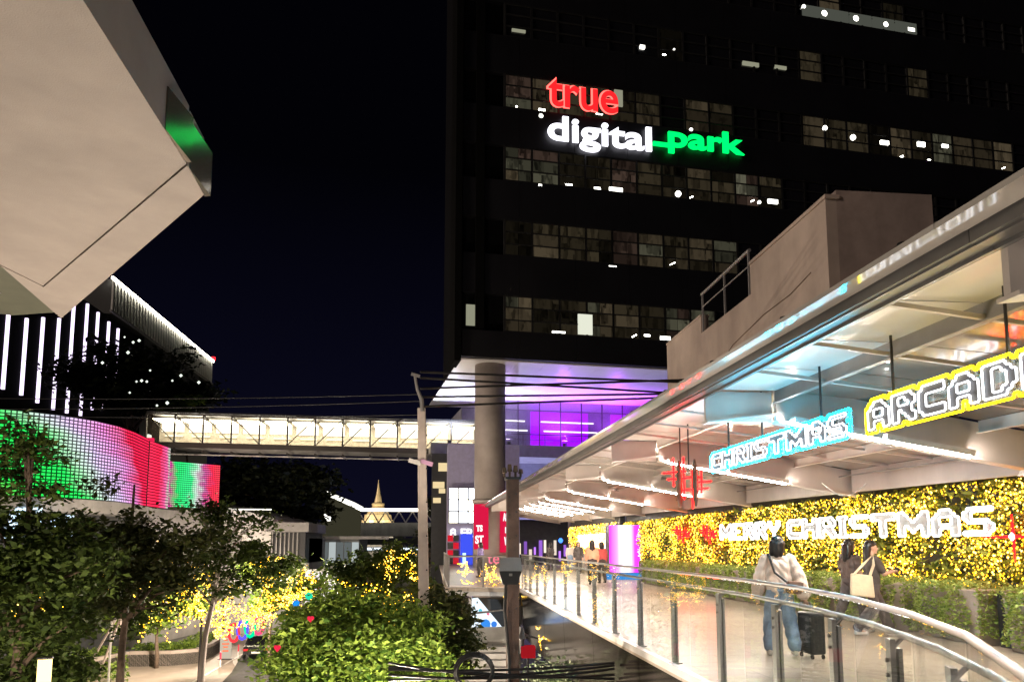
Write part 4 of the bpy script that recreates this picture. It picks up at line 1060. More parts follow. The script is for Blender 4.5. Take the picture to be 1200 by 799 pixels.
mb = MB(); mb.box(sp0.x - 5, 188, -6, sp0.x + 5, 196, zb); mb.build('terrace', M['gwall'], t)
for dx in (-7, 7):
    ft = thing('flood_lamp', (sp0.x + dx, 181, zb), f'flood lamp at the {"left" if dx < 0 else "right"} foot of the golden stupa', 'flood lamp')
    mb = MB(); mb.tube([(sp0.x + dx, 181, -6), (sp0.x + dx, 181, zb)], .2, 8); mb.build('stand', M['dark'], ft)
    o = point('lamp', (0, 0, .4), 5200, (1, .86, .62), .4); o.parent = ft
# white edged building left of it
t = thing('pale_house', (-12, 104, -6), 'pale house with a glowing white roof edge beside the dark trees', 'building')
p0, p1 = P(378, 572, Y=100), P(409, 614, Y=100)
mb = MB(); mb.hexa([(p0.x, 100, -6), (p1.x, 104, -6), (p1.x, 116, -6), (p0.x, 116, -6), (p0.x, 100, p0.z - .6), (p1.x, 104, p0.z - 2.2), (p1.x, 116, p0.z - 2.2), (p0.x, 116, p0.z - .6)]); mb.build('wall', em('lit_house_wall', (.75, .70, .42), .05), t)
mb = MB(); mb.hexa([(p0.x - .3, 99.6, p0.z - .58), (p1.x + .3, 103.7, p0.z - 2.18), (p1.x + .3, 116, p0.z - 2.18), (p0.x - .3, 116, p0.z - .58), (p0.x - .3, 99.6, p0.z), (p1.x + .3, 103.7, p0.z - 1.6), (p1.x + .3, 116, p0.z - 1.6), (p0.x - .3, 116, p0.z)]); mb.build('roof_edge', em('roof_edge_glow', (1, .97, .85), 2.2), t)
for i in range(1):
    x = p0.x + .7 + i * 1.1; mb = MB(); mb.box(x, 99.7 + i * 1.1, p1.z + .3, x + .5, 100.6 + i * 1.1, p1.z + 1.8); mb.build('window', M['dark'], t)
p = P(383, 606, Y=98)
mb = MB(); mb.tube([(p.x, 98, p.z - .4), (p.x, 98, p.z + .4)], [.45, .5], 10)
tag(mb.build('globe_lamp', em('globe_lamp', (1, .97, .88), 6)), 'bright white globe lamp among the dark far trees', 'lamp')

# dark side building and the led panel wall by the podium
t = thing('corner_house', (1, 62, -6), 'narrow dark house with a few warm windows right of the concrete pole', 'building')
a, b = P(506, 540, Y=60), P(527, 650, Y=60)
mb = MB(); mb.box(a.x, 60, -6, b.x, 67, a.z + .6); mb.build('wall', M['dwall'], t)
for u, v, w, h in ((519, 547, .7, .65), (514, 568, .9, .5), (518, 575, .5, .35), (512, 586, .6, .4)):
    p = P(u, v, Y=59.9); mb = MB(); mb.box(p.x - w / 2, 59.88, p.z - h / 2, p.x + w / 2, 60.05, p.z + h / 2); mb.build('window', em('warm_window', (1, .78, .42), .9), t)
p0, p1 = P(526, 571, Y=56), P(560, 613, Y=56)
t = thing('light_panel_wall', ((p0.x + p1.x) / 2, 56.2, -1), 'bright grid of white light panels on the podium beside the column', 'light panel')
W3, H3 = (p1.x - p0.x) / 3, (p0.z - p1.z) / 3
for i in range(3):
    for j in range(3):
        mb = MB(); mb.box(p0.x + i * W3 + .05, 56, p1.z + j * H3 + .05, p0.x + (i + 1) * W3 - .05, 56.12, p1.z + (j + 1) * H3 - .05)
        mb.build('panel', em(f'panel_{"abc"[(i + j) % 3]}', ((1, .95, .75), (.85, .9, 1), (.95, .97, 1))[(i + j) % 3], (6, 3.2, 5)[(i + j) % 3]), t)
mb = MB(); mb.box(p0.x, 56.13, p1.z, p1.x, 56.3, p0.z); mb.build('frame', M['dark'], t)
t = thing('podium_shop', (3, 58, 0), 'violet lit shop front under the light panels with red frames', 'shop')
a, b = P(524, 612, Y=57), P(562, 652, Y=57)
mb = MB(); mb.box(a.x, 57.3, 0, b.x + 3, 60, 9.0); mb.build('wall', mat('violet_wall', (.42, .40, .60), .6), t)
letters(t, '8 FR', .8, (a.x + .25, 57.1, a.z - 1.05), (1, 0, 0), (0, 0, 1), em('shop_letter', (1, .97, .95), 1.6), width=1.75, height=.62, extrude=.03, offset=.015)
for i in range(2):
    x = a.x + .05 + i * .42
    for k in range(4): mb = MB(); mb.box(x, 57.0, .1 + .55 * k, x + .40, 57.15, .55 + .55 * k); mb.build('red_frame', em('red_frame', (.85, .02, .04), .8) if (i + k) % 2 else M['dark'], t)
mb = MB(); mb.box(a.x + 1.0, 57.0, .05, a.x + 1.9, 57.2, 2.3); mb.build('blue_door', em('blue_door', (.06, .10, .95), 1.0), t)
mb = MB(); mb.box(a.x + 1.15, 56.95, .1, a.x + 1.4, 56.99, .9); mb.build('white_poster', em('white_poster', (.6, .9, .95), 1.5), t)
letters(t, 'te', .5, (b.x + .1, 50, .3), (1, 0, 0), (0, 0, 1), em('pink_letter', (1, .2, .3), 1.4), width=.75, height=.55, extrude=.03)
added_uplight(7.5, 14.5, -5.97, 16000, (.50, .50, 1), 'added blue violet lamp on the pavement below the lobby floor')  # lamp added to light the underside of the lobby floor
added_uplight(3.2, 9.6, -.1, 900, (.45, .42, 1), 'added blue violet lamp at the foot of the shop wall')

# ------------------------------------------------------------------ far end of the walkway
t = thing('arcade_entrance', (6, 58.5, 0), 'dim arcade entrance with violet lamps closing the far end of the walkway', 'entrance')
mb = MB(); mb.box(3.2, 58.2, 0, 12, 58.6, 3.4); mb.build('wall', M['dwall'], t)
er = random.Random(4)
for i in range(22):
    x = 3.4 + i * .38; c = er.choice([(.5, .2, 1), (1, .85, .7), (.9, .6, .9), (.3, .35, 1), (1, .7, .55)])
    zz = er.uniform(.2, .9); mb = MB(); mb.box(x, 57.9, zz, x + er.uniform(.1, .3), 58.18, zz + er.uniform(.5, 1.6)); mb.build('shop_light', em(f'shop_light_{"abcde"[i % 5]}', c, (.9, 1.4, .7, 1.2, .5)[i % 5]), t)
p = P(657, 633, Y=45); mb = MB(); mb.tube([(p.x, p.y, p.z - .14), (p.x, p.y, p.z), (p.x, p.y, p.z + .14)], [.06, .16, .06], 10)
tag(mb.build('blue_globe', em('blue_globe', (.05, .2, 1), 3)), 'small blue glowing globe hanging at the far end of the canopy', 'lamp')
mb = MB(); mb.box(8.2, 37, .1, 8.4, 47, 1.0); tag(mb.build('low_planter_wall', M['planter']), 'long low planter wall beyond the magenta column', 'wall')  # plain low wall of planter concrete, gives no light
t = thing('light_banner', (8.9, 42, 1), 'white glowing banner on the golden wall beyond the magenta column', 'banner')
mb = MB(); mb.box(8.85, 37, 1.3, 8.95, 47, 2.1); mb.build('panel', em('banner_white', (1, .98, .95), 2.5), t)
mb = MB(); mb.box(8.96, 36.5, 0, 9.2, 50, 3.3); mb.build('wall', M['dwall'], t)
k = 1600; y = nrg.uniform(36.5, 50, k); z = nrg.uniform(.6, 2.6, k)
tag(dots('fairy_lights', np.stack([nrg.uniform(8.75, 8.84, k), y, z], 1), .03, GOLD), 'golden fairy lights round the white banner at the far end', 'fairy lights')
# ------------------------------------------------------------------ trees
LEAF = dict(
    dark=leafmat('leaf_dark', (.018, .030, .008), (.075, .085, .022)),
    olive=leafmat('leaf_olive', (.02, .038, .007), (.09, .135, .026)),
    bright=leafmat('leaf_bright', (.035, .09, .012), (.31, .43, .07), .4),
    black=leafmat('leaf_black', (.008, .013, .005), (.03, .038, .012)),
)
def crown_pts(blobs, n, clump, layered=.55):
    """leaf positions in clumps spread through the blobs, thinner between them"""
    vol = np.array([b[3] * b[4] * b[5] for b in blobs]); pr = vol ** .8; pr /= pr.sum()
    nc = max(12, int(n / 120)); cs = []
    for i in nrg.choice(len(blobs), nc, p=pr):
        b = blobs[i]; d = nrg.normal(size=3); d /= np.linalg.norm(d); rr = nrg.uniform(.35, 1) ** .6
        cs.append((b[0] + d[0] * b[3] * rr, b[1] + d[1] * b[4] * rr, b[2] + d[2] * b[5] * rr))
    cs = np.array(cs); k = nrg.integers(0, nc, n)
    off = nrg.normal(size=(n, 3)) * clump; off[:, 2] *= layered
    return cs[k] + off, cs
def tree(name, label, x, y, z0, blobs, n, leaf, lm, r0=.14, group='trees along the street', clump=.3, trunk_top=None, stakes=False, bark=None, limbs=14):
    t = thing(name, (x, y, z0), label, 'tree', group)
    pts, cs = crown_pts(blobs, n, clump)
    leaves('crown', pts, leaf, LEAF[lm], t)
    tt = trunk_top if trunk_top is not None else (min(b[2] - b[5] for b in blobs) + 1.0)
    topz = max(b[2] for b in blobs)
    mx, my = sum(b[0] for b in blobs) / len(blobs), sum(b[1] for b in blobs) / len(blobs)
    mb = MB(); k = 7
    mb.tube([(x + (mx - x) * (i / k) ** 2 + .06 * math.sin(i * 1.7), y + (my - y) * (i / k) ** 2 + .05 * math.cos(i * 2.1), z0 + (topz - z0) * i / k) for i in range(k + 1)], [r0 * (1 - .8 * i / k) for i in range(k + 1)], 8)
    mb.build('trunk', bark or M['bark'], t, smooth=True)
    mb = MB()
    for i in nrg.choice(len(cs), min(limbs, len(cs)), replace=False):
        c = cs[i]; f = min(.95, max(.25, (c[2] - .7 - z0) / (topz - z0) * .85)); f = min(f, .9)
        f = max(f, (tt - z0) / (topz - z0) * .8)
        s = Vector((x + (mx - x) * f * f, y + (my - y) * f * f, z0 + (topz - z0) * f)); e = Vector(c); m1 = s.lerp(e, .5) + Vector((0, 0, .12 * (e - s).length))
        mb.tube([s, m1, e], [r0 * .38, r0 * .22, r0 * .07], 5)
    mb.build('limbs', bark or M['bark'], t, smooth=True, kind='stuff')
    if stakes:
        for a in (0, 1.6, 3.1, 4.7):
            mb = MB(); mb.tube([(x + 1.1 * math.cos(a), y + 1.1 * math.sin(a), z0), (x + .15 * math.cos(a), y + .15 * math.sin(a), z0 + 2.3)], .04, 6); mb.build('stake', M['pole'], t)
    return t
def B(u, v, Y, ru, rv, d=None):        # crown blob from its place and its spread at that distance
    p = P(u, v, Y=Y); s = Y / 880
    return (p.x, Y, p.z, ru * s, (d or ru * .8) * s, rv * s)
def tr(name, label, u, Y, blobs, n, leaf, lm, **k):
    p = P(u, 640, Y=Y); tree(name, label, p.x, Y, -6, [B(*b) for b in blobs], n, leaf, lm, **k)
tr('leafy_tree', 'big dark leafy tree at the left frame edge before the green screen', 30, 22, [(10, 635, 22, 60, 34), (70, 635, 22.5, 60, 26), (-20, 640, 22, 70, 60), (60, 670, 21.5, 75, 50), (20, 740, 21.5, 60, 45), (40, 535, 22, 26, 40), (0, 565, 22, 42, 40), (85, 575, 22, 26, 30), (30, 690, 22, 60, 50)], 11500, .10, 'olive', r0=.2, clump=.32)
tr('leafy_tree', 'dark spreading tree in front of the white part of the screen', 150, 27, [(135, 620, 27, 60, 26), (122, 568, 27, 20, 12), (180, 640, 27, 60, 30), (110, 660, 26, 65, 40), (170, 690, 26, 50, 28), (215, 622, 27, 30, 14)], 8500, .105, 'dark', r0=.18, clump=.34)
tr('leafy_tree', 'layered tree with a pale thin trunk left of the white podium', 241, 33, [(235, 600, 33, 38, 20), (275, 615, 33, 40, 18), (255, 648, 33, 55, 20), (300, 655, 33, 40, 20), (230, 670, 33, 38, 16), (320, 672, 34, 34, 16), (280, 685, 33, 36, 14)], 6500, .11, 'olive', r0=.16, clump=.34, bark=M['pole'])
tr('garden_tree', 'bright green dense tree in the lower middle of the street', 405, 19, [(395, 735, 19, 72, 38), (440, 765, 18.5, 70, 40), (355, 765, 18.5, 50, 40), (420, 712, 19, 40, 18), (470, 735, 19, 40, 26), (390, 800, 18.5, 75, 40), (480, 790, 19, 50, 35)], 26000, .072, 'bright', r0=.16, clump=.24)
tr('garden_tree', 'tree with a pointed olive crown behind the bright green tree', 455, 34, [(458, 662, 34, 28, 22), (430, 685, 34, 40, 26), (480, 690, 34, 28, 24), (410, 665, 35, 26, 16), (465, 645, 34, 12, 10)], 7000, .115, 'olive', r0=.12, clump=.3)
tr('garden_tree', 'dark bushy tree right of the concrete pole beside the deck', 522, 21.5, [(520, 735, 21.5, 34, 36), (535, 765, 21, 28, 24), (505, 710, 22, 24, 20), (480, 782, 20.5, 40, 24), (548, 745, 22, 16, 16)], 6500, .085, 'dark', r0=.1, clump=.2)
tr('garden_tree', 'small green tree at the lower left corner above the lamp bollard', 20, 24, [(15, 745, 24, 50, 30), (70, 770, 24, 40, 24), (25, 785, 23, 60, 26)], 5000, .1, 'olive', r0=.1)
tr('garden_tree', 'low leafy tree behind the wooden props at the left', 75, 31, [(70, 690, 31, 60, 40), (120, 712, 31, 50, 34), (30, 700, 31, 50, 50), (150, 690, 32, 40, 26)], 8000, .12, 'olive', r0=.12, clump=.32)
tr('garden_tree', 'yellow green lit tree behind the curved planter bed', 190, 50, [(185, 700, 50, 46, 28), (150, 715, 50, 34, 24), (225, 690, 50, 30, 24)], 5500, .17, 'bright', r0=.14, clump=.45)
tr('garden_tree', 'olive tree filling the gap between the billboard and the layered tree', 320, 47, [(318, 672, 47, 34, 22), (345, 690, 47, 30, 20), (300, 700, 47, 24, 20)], 4500, .16, 'bright', r0=.14, clump=.42)
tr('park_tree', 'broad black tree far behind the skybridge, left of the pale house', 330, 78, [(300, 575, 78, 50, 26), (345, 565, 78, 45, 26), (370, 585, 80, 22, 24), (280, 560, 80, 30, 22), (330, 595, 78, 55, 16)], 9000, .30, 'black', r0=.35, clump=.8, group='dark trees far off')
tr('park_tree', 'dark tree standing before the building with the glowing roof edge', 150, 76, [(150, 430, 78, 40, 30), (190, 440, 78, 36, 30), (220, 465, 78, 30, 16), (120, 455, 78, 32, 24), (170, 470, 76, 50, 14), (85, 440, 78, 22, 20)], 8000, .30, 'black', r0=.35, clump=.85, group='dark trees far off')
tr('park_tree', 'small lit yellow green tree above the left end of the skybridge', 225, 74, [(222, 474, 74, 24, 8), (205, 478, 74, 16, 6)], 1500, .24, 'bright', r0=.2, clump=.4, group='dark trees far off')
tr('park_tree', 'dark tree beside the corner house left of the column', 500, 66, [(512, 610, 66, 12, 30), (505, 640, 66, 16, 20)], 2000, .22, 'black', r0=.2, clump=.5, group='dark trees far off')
# small white lamps among the leaves of the far tree
pts = [P(u, v, Y=70) for u, v in ((163, 399), (156, 401), (150, 413), (176, 434), (160, 447), (166, 446), (172, 447), (202, 446), (152, 460), (196, 472), (184, 475), (146, 395), (120, 425), (212, 440), (233, 448))]
tag(dots('fairy_lights', pts, .13, em('leaf_lamp_white', (.9, 1, .85), 1.6, False)), 'scattered small white lamps in the dark tree below the glowing roof edge', 'fairy lights')

# fairy lights wound round trees and bushes on the street
def strings(label, items, n, r, spread=.1, mats=GOLD):
    pts = []
    for (u, v, Y, ru, rv) in items:
        c = P(u, v, Y=Y); s = Y / 880; q = n // len(items) // 26
        for _ in range(max(1, q)):      # strings that wander through the crown
            a = Vector((nrg.uniform(-1, 1) * ru * s, nrg.uniform(-.6, .2) * ru * s, nrg.uniform(-1, 1) * rv * s)) * .75
            d = Vector((nrg.normal() * .5, nrg.normal() * .5, nrg.normal() * 1.2)).normalized()
            for k in range(26):
                d = (d + Vector((nrg.normal(), nrg.normal(), nrg.normal() - .05)) * .35).normalized(); a = a + d * ru * s * .16 + Vector((nrg.normal(), nrg.normal(), nrg.normal())) * ru * s * .03
                if abs(a.x) > ru * s or abs(a.z) > rv * s: d = -d
                pts.append(c + a)
    tag(dots('fairy_lights', [tuple(p) for p in pts], r, mats), label, 'fairy lights')
strings('golden fairy lights wound round the street tree left of the sign stand', [(205, 700, 36, 35, 38), (230, 690, 36, 14, 30)], 800, .03)
strings('dense golden fairy lights on the bush behind the sign stand', [(278, 708, 43, 26, 22), (262, 725, 42, 10, 22), (300, 722, 44, 18, 10)], 1000, .036)
strings('golden fairy lights on the tree left of the billboard', [(335, 685, 44, 24, 18), (315, 668, 44, 16, 14), (350, 700, 44, 16, 16)], 1000, .036)
strings('sparse golden fairy lights in the olive tree behind the bright green tree', [(470, 705, 33.5, 32, 20), (440, 690, 33.5, 36, 26), (478, 725, 33, 28, 16), (462, 660, 33.5, 22, 14)], 900, .028)
strings('a few golden fairy lights in the tree at the lower left corner', [(100, 690, 29, 30, 16), (150, 660, 30, 40, 20), (40, 700, 23, 30, 16)], 260, .022)
strings('golden fairy lights hanging on the side deck railing', [(585, 672, 28.5, 24, 10), (545, 675, 28.5, 8, 16), (600, 700, 28.5, 10, 8)], 420, .02)
strings('golden fairy lights on the bush below the lit walkway', [(640, 745, 22, 12, 20)], 160, .02)
pts = [P(u, v, Y=42) for u, v in ((148, 668), (152, 690), (158, 700), (165, 693), (128, 682), (112, 702), (188, 760), (160, 655), (95, 708))]
# street lanterns shaped as coloured hearts and balls
for u, v, Y, c, lab in ((364, 725, 18.0, (1, .03, .08), 'small red heart lantern in the bright green tree, upper one'), (325, 759, 17.6, (1, .03, .08), 'small red heart lantern low on the left side of the bright green tree'),
                        (347, 707, 30, (.02, .35, 1), 'small blue ball lantern above the bright green tree'), (362, 698, 40, (.02, .8, .45), 'small green ball lantern below the billboard')):
    p = P(u, v, Y=Y); s = .085 * Y / 18; mb = MB()
    if 'heart' in lab:
        mb.tube([p + Vector((-s * .8, 0, s * .5)), p + Vector((-s * .45, 0, s * .35)), p + Vector((0, 0, -s))], [s * .3, s * .5, s * .05], 8); mb.tube([p + Vector((s * .8, 0, s * .5)), p + Vector((s * .45, 0, s * .35)), p + Vector((0, 0, -s))], [s * .3, s * .5, s * .05], 8)
    else: mb.tube([p + Vector((0, 0, -s)), p + Vector((0, 0, -s * .5)), p, p + Vector((0, 0, s * .5)), p + Vector((0, 0, s))], [s * .2, s * .85, s, s * .85, s * .2], 10)
    tag(mb.build('lantern', em('lantern_' + {.03: 'red', .35: 'blue', .8: 'green'}[c[1]], c, .95), smooth=True), lab, 'lantern')
for u, c, nme in ((274, (1, .05, .06), 'red'), (284, (.12, .1, 1), 'violet'), (293, (.0, .8, .35), 'green'), (303, (1, .08, .2), 'pink')):
    p = P(u, 741 - (u - 274) * .3, Y=47); mb = MB()
    mb.tube([p + Vector((0, 0, .5 * math.cos(a))) + Vector((.28 * math.sin(a), 0, 0)) for a in np.linspace(0, 6.283, 13)[:-1]], .09, 6, closed=True)
    tag(mb.build('light_hoop', em('hoop_' + nme, c, 1.3)), f'{nme} glowing oval hoop on the street beside the golden bush', 'light hoop')

# ------------------------------------------------------------------ street level things
t = thing('planter_bed', (-17, 46, -6), 'curved stone planter bed with a low hedge on the street', 'planter')
bed = [P(u, v, Z=-5.98) for u, v in ((100, 792), (150, 781), (200, 780), (232, 777), (250, 769), (262, 760))]
pl = [(p.x, p.y) for p in bed]
for i in range(len(pl) - 1):
    a, b = pl[i], pl[i + 1]; nv = Vector((-(b[1] - a[1]), b[0] - a[0])).normalized() * .3
    mb = MB(); mb.prism([a, b, (b[0] + nv.x, b[1] + nv.y), (a[0] + nv.x, a[1] + nv.y)], -5.98, -5.05); mb.build('stone', M['planter'], t)
mb = MB(); mb.prism(pl + [(pl[-1][0] - 3, pl[-1][1] + 3), (pl[0][0], pl[0][1] + 5)], -5.97, -5.25); mb.build('soil', M['ground'], t)
pts = []
for _ in range(3500):
    i = rnd.randrange(len(pl) - 1); f = rnd.random(); a, b = pl[i], pl[i + 1]; o = rnd.uniform(.3, 1.8)
    nv = Vector((-(b[1] - a[1]), b[0] - a[0])).normalized()
    pts.append((a[0] + (b[0] - a[0]) * f + nv.x * o, a[1] + (b[1] - a[1]) * f + nv.y * o, -5.15 + rnd.uniform(0, .45)))
leaves('low_hedge', pts, .09, LEAF['bright'], t, kind='stuff')
# lit undergrowth on the left
pts = []
for _ in range(4200):
    u, v = rnd.uniform(-20, 150), rnd.uniform(740, 800); p = P(u, v, Z=-5.9); pts.append((p.x, p.y, -5.9 + rnd.uniform(0, .7)))
o = leaves('shrubs', pts, .12, LEAF['bright']); tag(o, 'low green shrubs covering the ground at the lower left', 'shrubs', kind='stuff')
# sign stand
p = P(264, 772, Z=-5.97)
t = thing('sign_stand', p, 'white standing sign with red marks beside the street', 'sign stand')
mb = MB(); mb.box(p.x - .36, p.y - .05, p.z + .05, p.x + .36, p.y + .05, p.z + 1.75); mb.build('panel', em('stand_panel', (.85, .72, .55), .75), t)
mb = MB(); mb.box(p.x - .45, p.y - .25, p.z, p.x + .45, p.y + .25, p.z + .05); mb.build('foot', M['dark'], t)
for i, (w, z) in enumerate(((.4, 1.4), (.25, 1.2), (.45, .95), (.3, .75), (.38, .5))): mb = MB(); mb.box(p.x - w / 2, p.y - .06, p.z + z, p.x + w / 2, p.y - .051, p.z + z + .09); mb.build('print', mat('sign_print', (.6, .10, .03), .6), t)
# lamp bollard
p = P(51, 800, Y=19.5); lz = p.z
t = thing('lamp_post', (p.x, 19.5, -6), 'glowing cylinder lamp on a dark post at the lower left frame edge', 'lamp post')
mb = MB(); mb.tube([(p.x, 19.5, -6), (p.x, 19.5, lz - .01)], .06, 12); mb.build('pole', M['dark'], t)
mb = MB(); mb.tube([(p.x, 19.5, lz), (p.x, 19.5, lz + .55)], .15, 14); mb.build('lens', em('bollard_lens', (1, .74, .30), 3), t)
mb = MB(); mb.tube([(p.x, 19.5, lz + .56), (p.x, 19.5, lz + .6)], .17, 14); mb.build('cap', M['dark'], t)
# bamboo prop frame and rail at the left
t = thing('tree_prop', P(118, 795, Z=-5.97), 'tripod of pale wooden props tied round a young tree', 'tree prop')
for u0, u1 in ((92, 118), (112, 122), (140, 121)):
    a, b = P(u0, 800, Z=-5.97), P(u1, 725, Y=38); b.y = 40; mb = MB(); mb.tube([a, b], .05, 6); mb.build('prop', M['pole'], t)
t = thing('steel_post', P(128, 800, Z=-5.97), 'pale steel post with a short top arm at the left', 'post')
a = P(125, 800, Y=36); b = P(131, 728, Y=36); mb = MB(); mb.tube([(b.x, 36, -6), b, b + Vector((.35, 0, .25))], .05, 8); mb.build('shaft', M['white'], t)
# edge chain posts and path line
for i, (u, v) in enumerate(((233, 793), (258, 781), (279, 771))):
    p = P(u, v, Z=-5.97); t = thing('path_post', p, ('nearest', 'middle', 'farthest')[i] + ' slim red and white path post along the street edge', 'post', 'path posts along the street edge')
    mb = MB(); mb.tube([p, p + Vector((0, 0, .45))], .05, 8); mb.build('lower_part', M['white'], t)
    mb = MB(); mb.tube([p + Vector((0, 0, .46)), p + Vector((0, 0, .9))], .05, 8); mb.build('upper_part', M['red'], t)
a, b = P(225, 799, Z=-5.965), P(300, 757, Z=-5.965)
mb = MB(); mb.bar(a, b, .14, .02); tag(mb.build('edge_line', mat('line_paint', (.75, .7, .65), .6)), kind='structure')
# fill lamps on poles, added to light street, trees and station roof
def fill_lamp(x, y, ztop, e, label, col=(1, .83, .64)):
    t = thing('fill_lamp', (x, y, -6), label, 'added fill lamp', 'added fill lamps')
    mb = MB(); mb.tube([(x, y, -6), (x, y, ztop - .1)], [.09, .05], 10); mb.build('pole', M['dark'], t)
    mb = MB(); mb.tube([(x, y, ztop - .1), (x, y, ztop - .05)], [.16, .22], 12); mb.build('collar', M['dark'], t)
    l = bpy.data.lights.new('lamp_light', 'POINT'); l.energy = e; l.color = col; l.shadow_soft_size = .14
    o = bpy.data.objects.new('lamp_light', l); COL.objects.link(o); o.parent = t; o.location = (0, 0, ztop + 6 + .22)
fill_lamp(-2.3, 9.0, -1.3, 470, 'added fill lamp below the walkway nearest the camera')
fill_lamp(-.6, 15.2, -2.5, 2300, 'added fill lamp below the frame between the bright tree and the rusty pole')
fill_lamp(-4.6, 36.5, -1.9, 4200, 'added fill lamp hidden behind the bright green tree')
fill_lamp(-12.5, 44, -2.0, 6500, 'added fill lamp standing among the golden lit trees')
fill_lamp(-9.0, 15, -3.4, 2600, 'added fill lamp under the trees at the left')
fill_lamp(-16, 62, -1.5, 2500, 'added fill lamp in front of the pale podium building')
# parked car
def car(x, y, z, rot, paint, label):
    t = thing('parked_car', (x, y, z), label, 'car'); t.rotation_euler = (0, 0, 0)
    c, s = math.cos(rot), math.sin(rot)
    def tf(mb): mb.v = [(x + a * c - b * s, y + a * s + b * c, z + q) for a, b, q in mb.v]; return mb
    prof = [(-2.1, .35), (-2.15, .7), (-1.9, .85), (-1.1, .92), (-.55, 1.38), (.75, 1.42), (1.45, .98), (2.05, .88), (2.15, .6), (2.1, .35)]
    mb = MB(); k = len(prof); secs = [(-.83, .9), (-.78, 1), (.78, 1), (.83, .9)]
    vs = [(px_ * sc, w, .35 + (pz - .35) * (1 if pz < .95 else 1) * sc) if pz < .95 else (px_, w * .82, pz) for w, sc in secs for px_, pz in prof]
    fs = [(i + j * k, (i + 1) % k + j * k, (i + 1) % k + (j + 1) * k, i + (j + 1) * k) for j in range(3) for i in range(k)] + [tuple(range(k - 1, -1, -1)), tuple(range(3 * k, 4 * k))]
    mb.add(vs, fs); tf(mb).build('body', paint, t, bevel=.03)
    for sx in (-1, 1):
        mb = MB(); mb.add([(-.95, sx * .71, .95), (.70, sx * .71, .95), (.62, sx * .68, 1.33), (-.5, sx * .68, 1.31), (-.95, sx * .70, .95), (.70, sx * .70, .95), (.62, sx * .665, 1.33), (-.5, sx * .665, 1.31)], [(0, 1, 2, 3), (4, 5, 6, 7)]); tf(mb).build('side_window', dark_glass, t)
        mb = MB(); mb.box(-2.17, sx * .62 - .14, .62, -2.10, sx * .62 + .14, .74); tf(mb).build('tail_light', em('tail_light', (1, .04, .04), 1.2), t)
        for wx in (-1.3, 1.3):
            mb = MB(); mb.tube([(wx, sx * .70, .32), (wx, sx * .86, .32)], .32, 14); tf(mb).build('wheel', M['black'], t)
    mb = MB(); mb.add([(-1.14, -.66, .96), (-1.14, .66, .96), (-.58, .62, 1.37), (-.58, -.62, 1.37)], [(0, 1, 2, 3)]); mb.v = [(a - .02, b, q + .015) for a, b, q in mb.v]; tf(mb).build('rear_window', dark_glass, t)
    mb = MB(); mb.box(-2.19, -.26, .45, -2.15, .26, .57); tf(mb).build('number_plate', M['white'], t)
p = P(303, 768, Z=-5.985)
car(p.x, p.y, -5.985, R(97), mat('car_paint', (.05, .052, .055), .25, coat=1, metal=.4), 'dark car parked on the street left of the bright green tree')

# stair with glass rail, screen triangle, things below the deck
t = thing('street_stair', (1.2, 22.5, -6), 'white stair with glass rail climbing from the street to the deck', 'stair')
for i in range(9):
    y = 25.4 - i * .34; z = -1.75 - i * .165
    mb = MB(); mb.box(.95 - .04 * i, y - .34, z - .165, 2.55, y - .005, z); mb.build('step', M['white'], t)
mb = MB(); mb.hexa([(.98, 25.6, -2.5), (2.55, 25.6, -2.5), (2.55, 22, -4.2), (.98, 22, -4.2), (.98, 25.6, -1.95), (2.55, 25.6, -1.95), (2.55, 22.2, -3.6), (.98, 22.2, -3.6)]); mb.build('stringer', M['white'], t)
for x in (.6, ):
    mb = MB(); mb.tube([(.55, 21.0, -2.55), (.72, 22.6, -1.85), (.9, 25.4, -.75), (2.6, 25.7, -.62)], .03, 6); mb.build('hand_rail', M['steel'], t)
    for (a, b) in (((.55, 21.0, -2.55), (.72, 22.6, -1.85)), ((.72, 22.6, -1.85), (.9, 25.4, -.75))):
        mb = MB(); a, b = Vector(a), Vector(b); h = Vector((0, 0, -1.0)); o = Vector((.012, 0, 0)); mb.hexa([a + h - o, a + h + o, b + h + o, b + h - o, a - o, a + o, b + o, b - o]); mb.build('glass_pane', glass_rail, t)
    for q in ((.55, 21.0, -2.55), (.72, 22.6, -1.85), (.9, 25.4, -.75)):
        mb = MB(); mb.box(q[0] - .08, q[1] - .05, q[2] - 1.3, q[0] + .08, q[1] + .05, q[2] - .02); mb.build('newel', M['white'], t)
mb = MB(); mb.box(.9, 25.7, -3.2, 2.9, 25.9, -1.2); mb.build('landing_wall', M['white'], t)
t = thing('lit_poster', (1.7, 27.3, -3), 'bright three cornered poster with blue shapes under the deck edge', 'poster')
a, b, c = P(553, 701, Y=26.2), P(553, 742, Y=26.2), P(594, 741, Y=26.2)
a2 = P(560, 700, Y=26.2)
mb = MB(); mb.add([tuple(b), tuple(c), tuple(a2), tuple(a)] + [(q[0], q[1] + .08, q[2]) for q in (b, c, a2, a)], [(0, 1, 2, 3), (7, 6, 5, 4), (0, 4, 5, 1), (1, 5, 6, 2), (2, 6, 7, 3), (3, 7, 4, 0)]); mb.build('panel', em('poster', (.80, .92, 1), 1.3), t)
for u, v, r, col in ((569, 731, .17, (.05, .30, .9)), (579, 731, .10, (.05, .25, .85)), (572, 719, .05, (.9, .2, .3)), (563, 715, .06, (.1, .6, .8)), (561, 726, .06, (.9, .6, .2)), (575, 738, .07, (.2, .75, .85))):
    p = P(u, v, Y=26.15); mb = MB(); mb.tube([p + Vector((0, .02, 0)), p], r, 10); mb.build('shape', em(f'poster_{int(col[0] * 100)}_{int(col[2] * 100)}', col, 1), t)
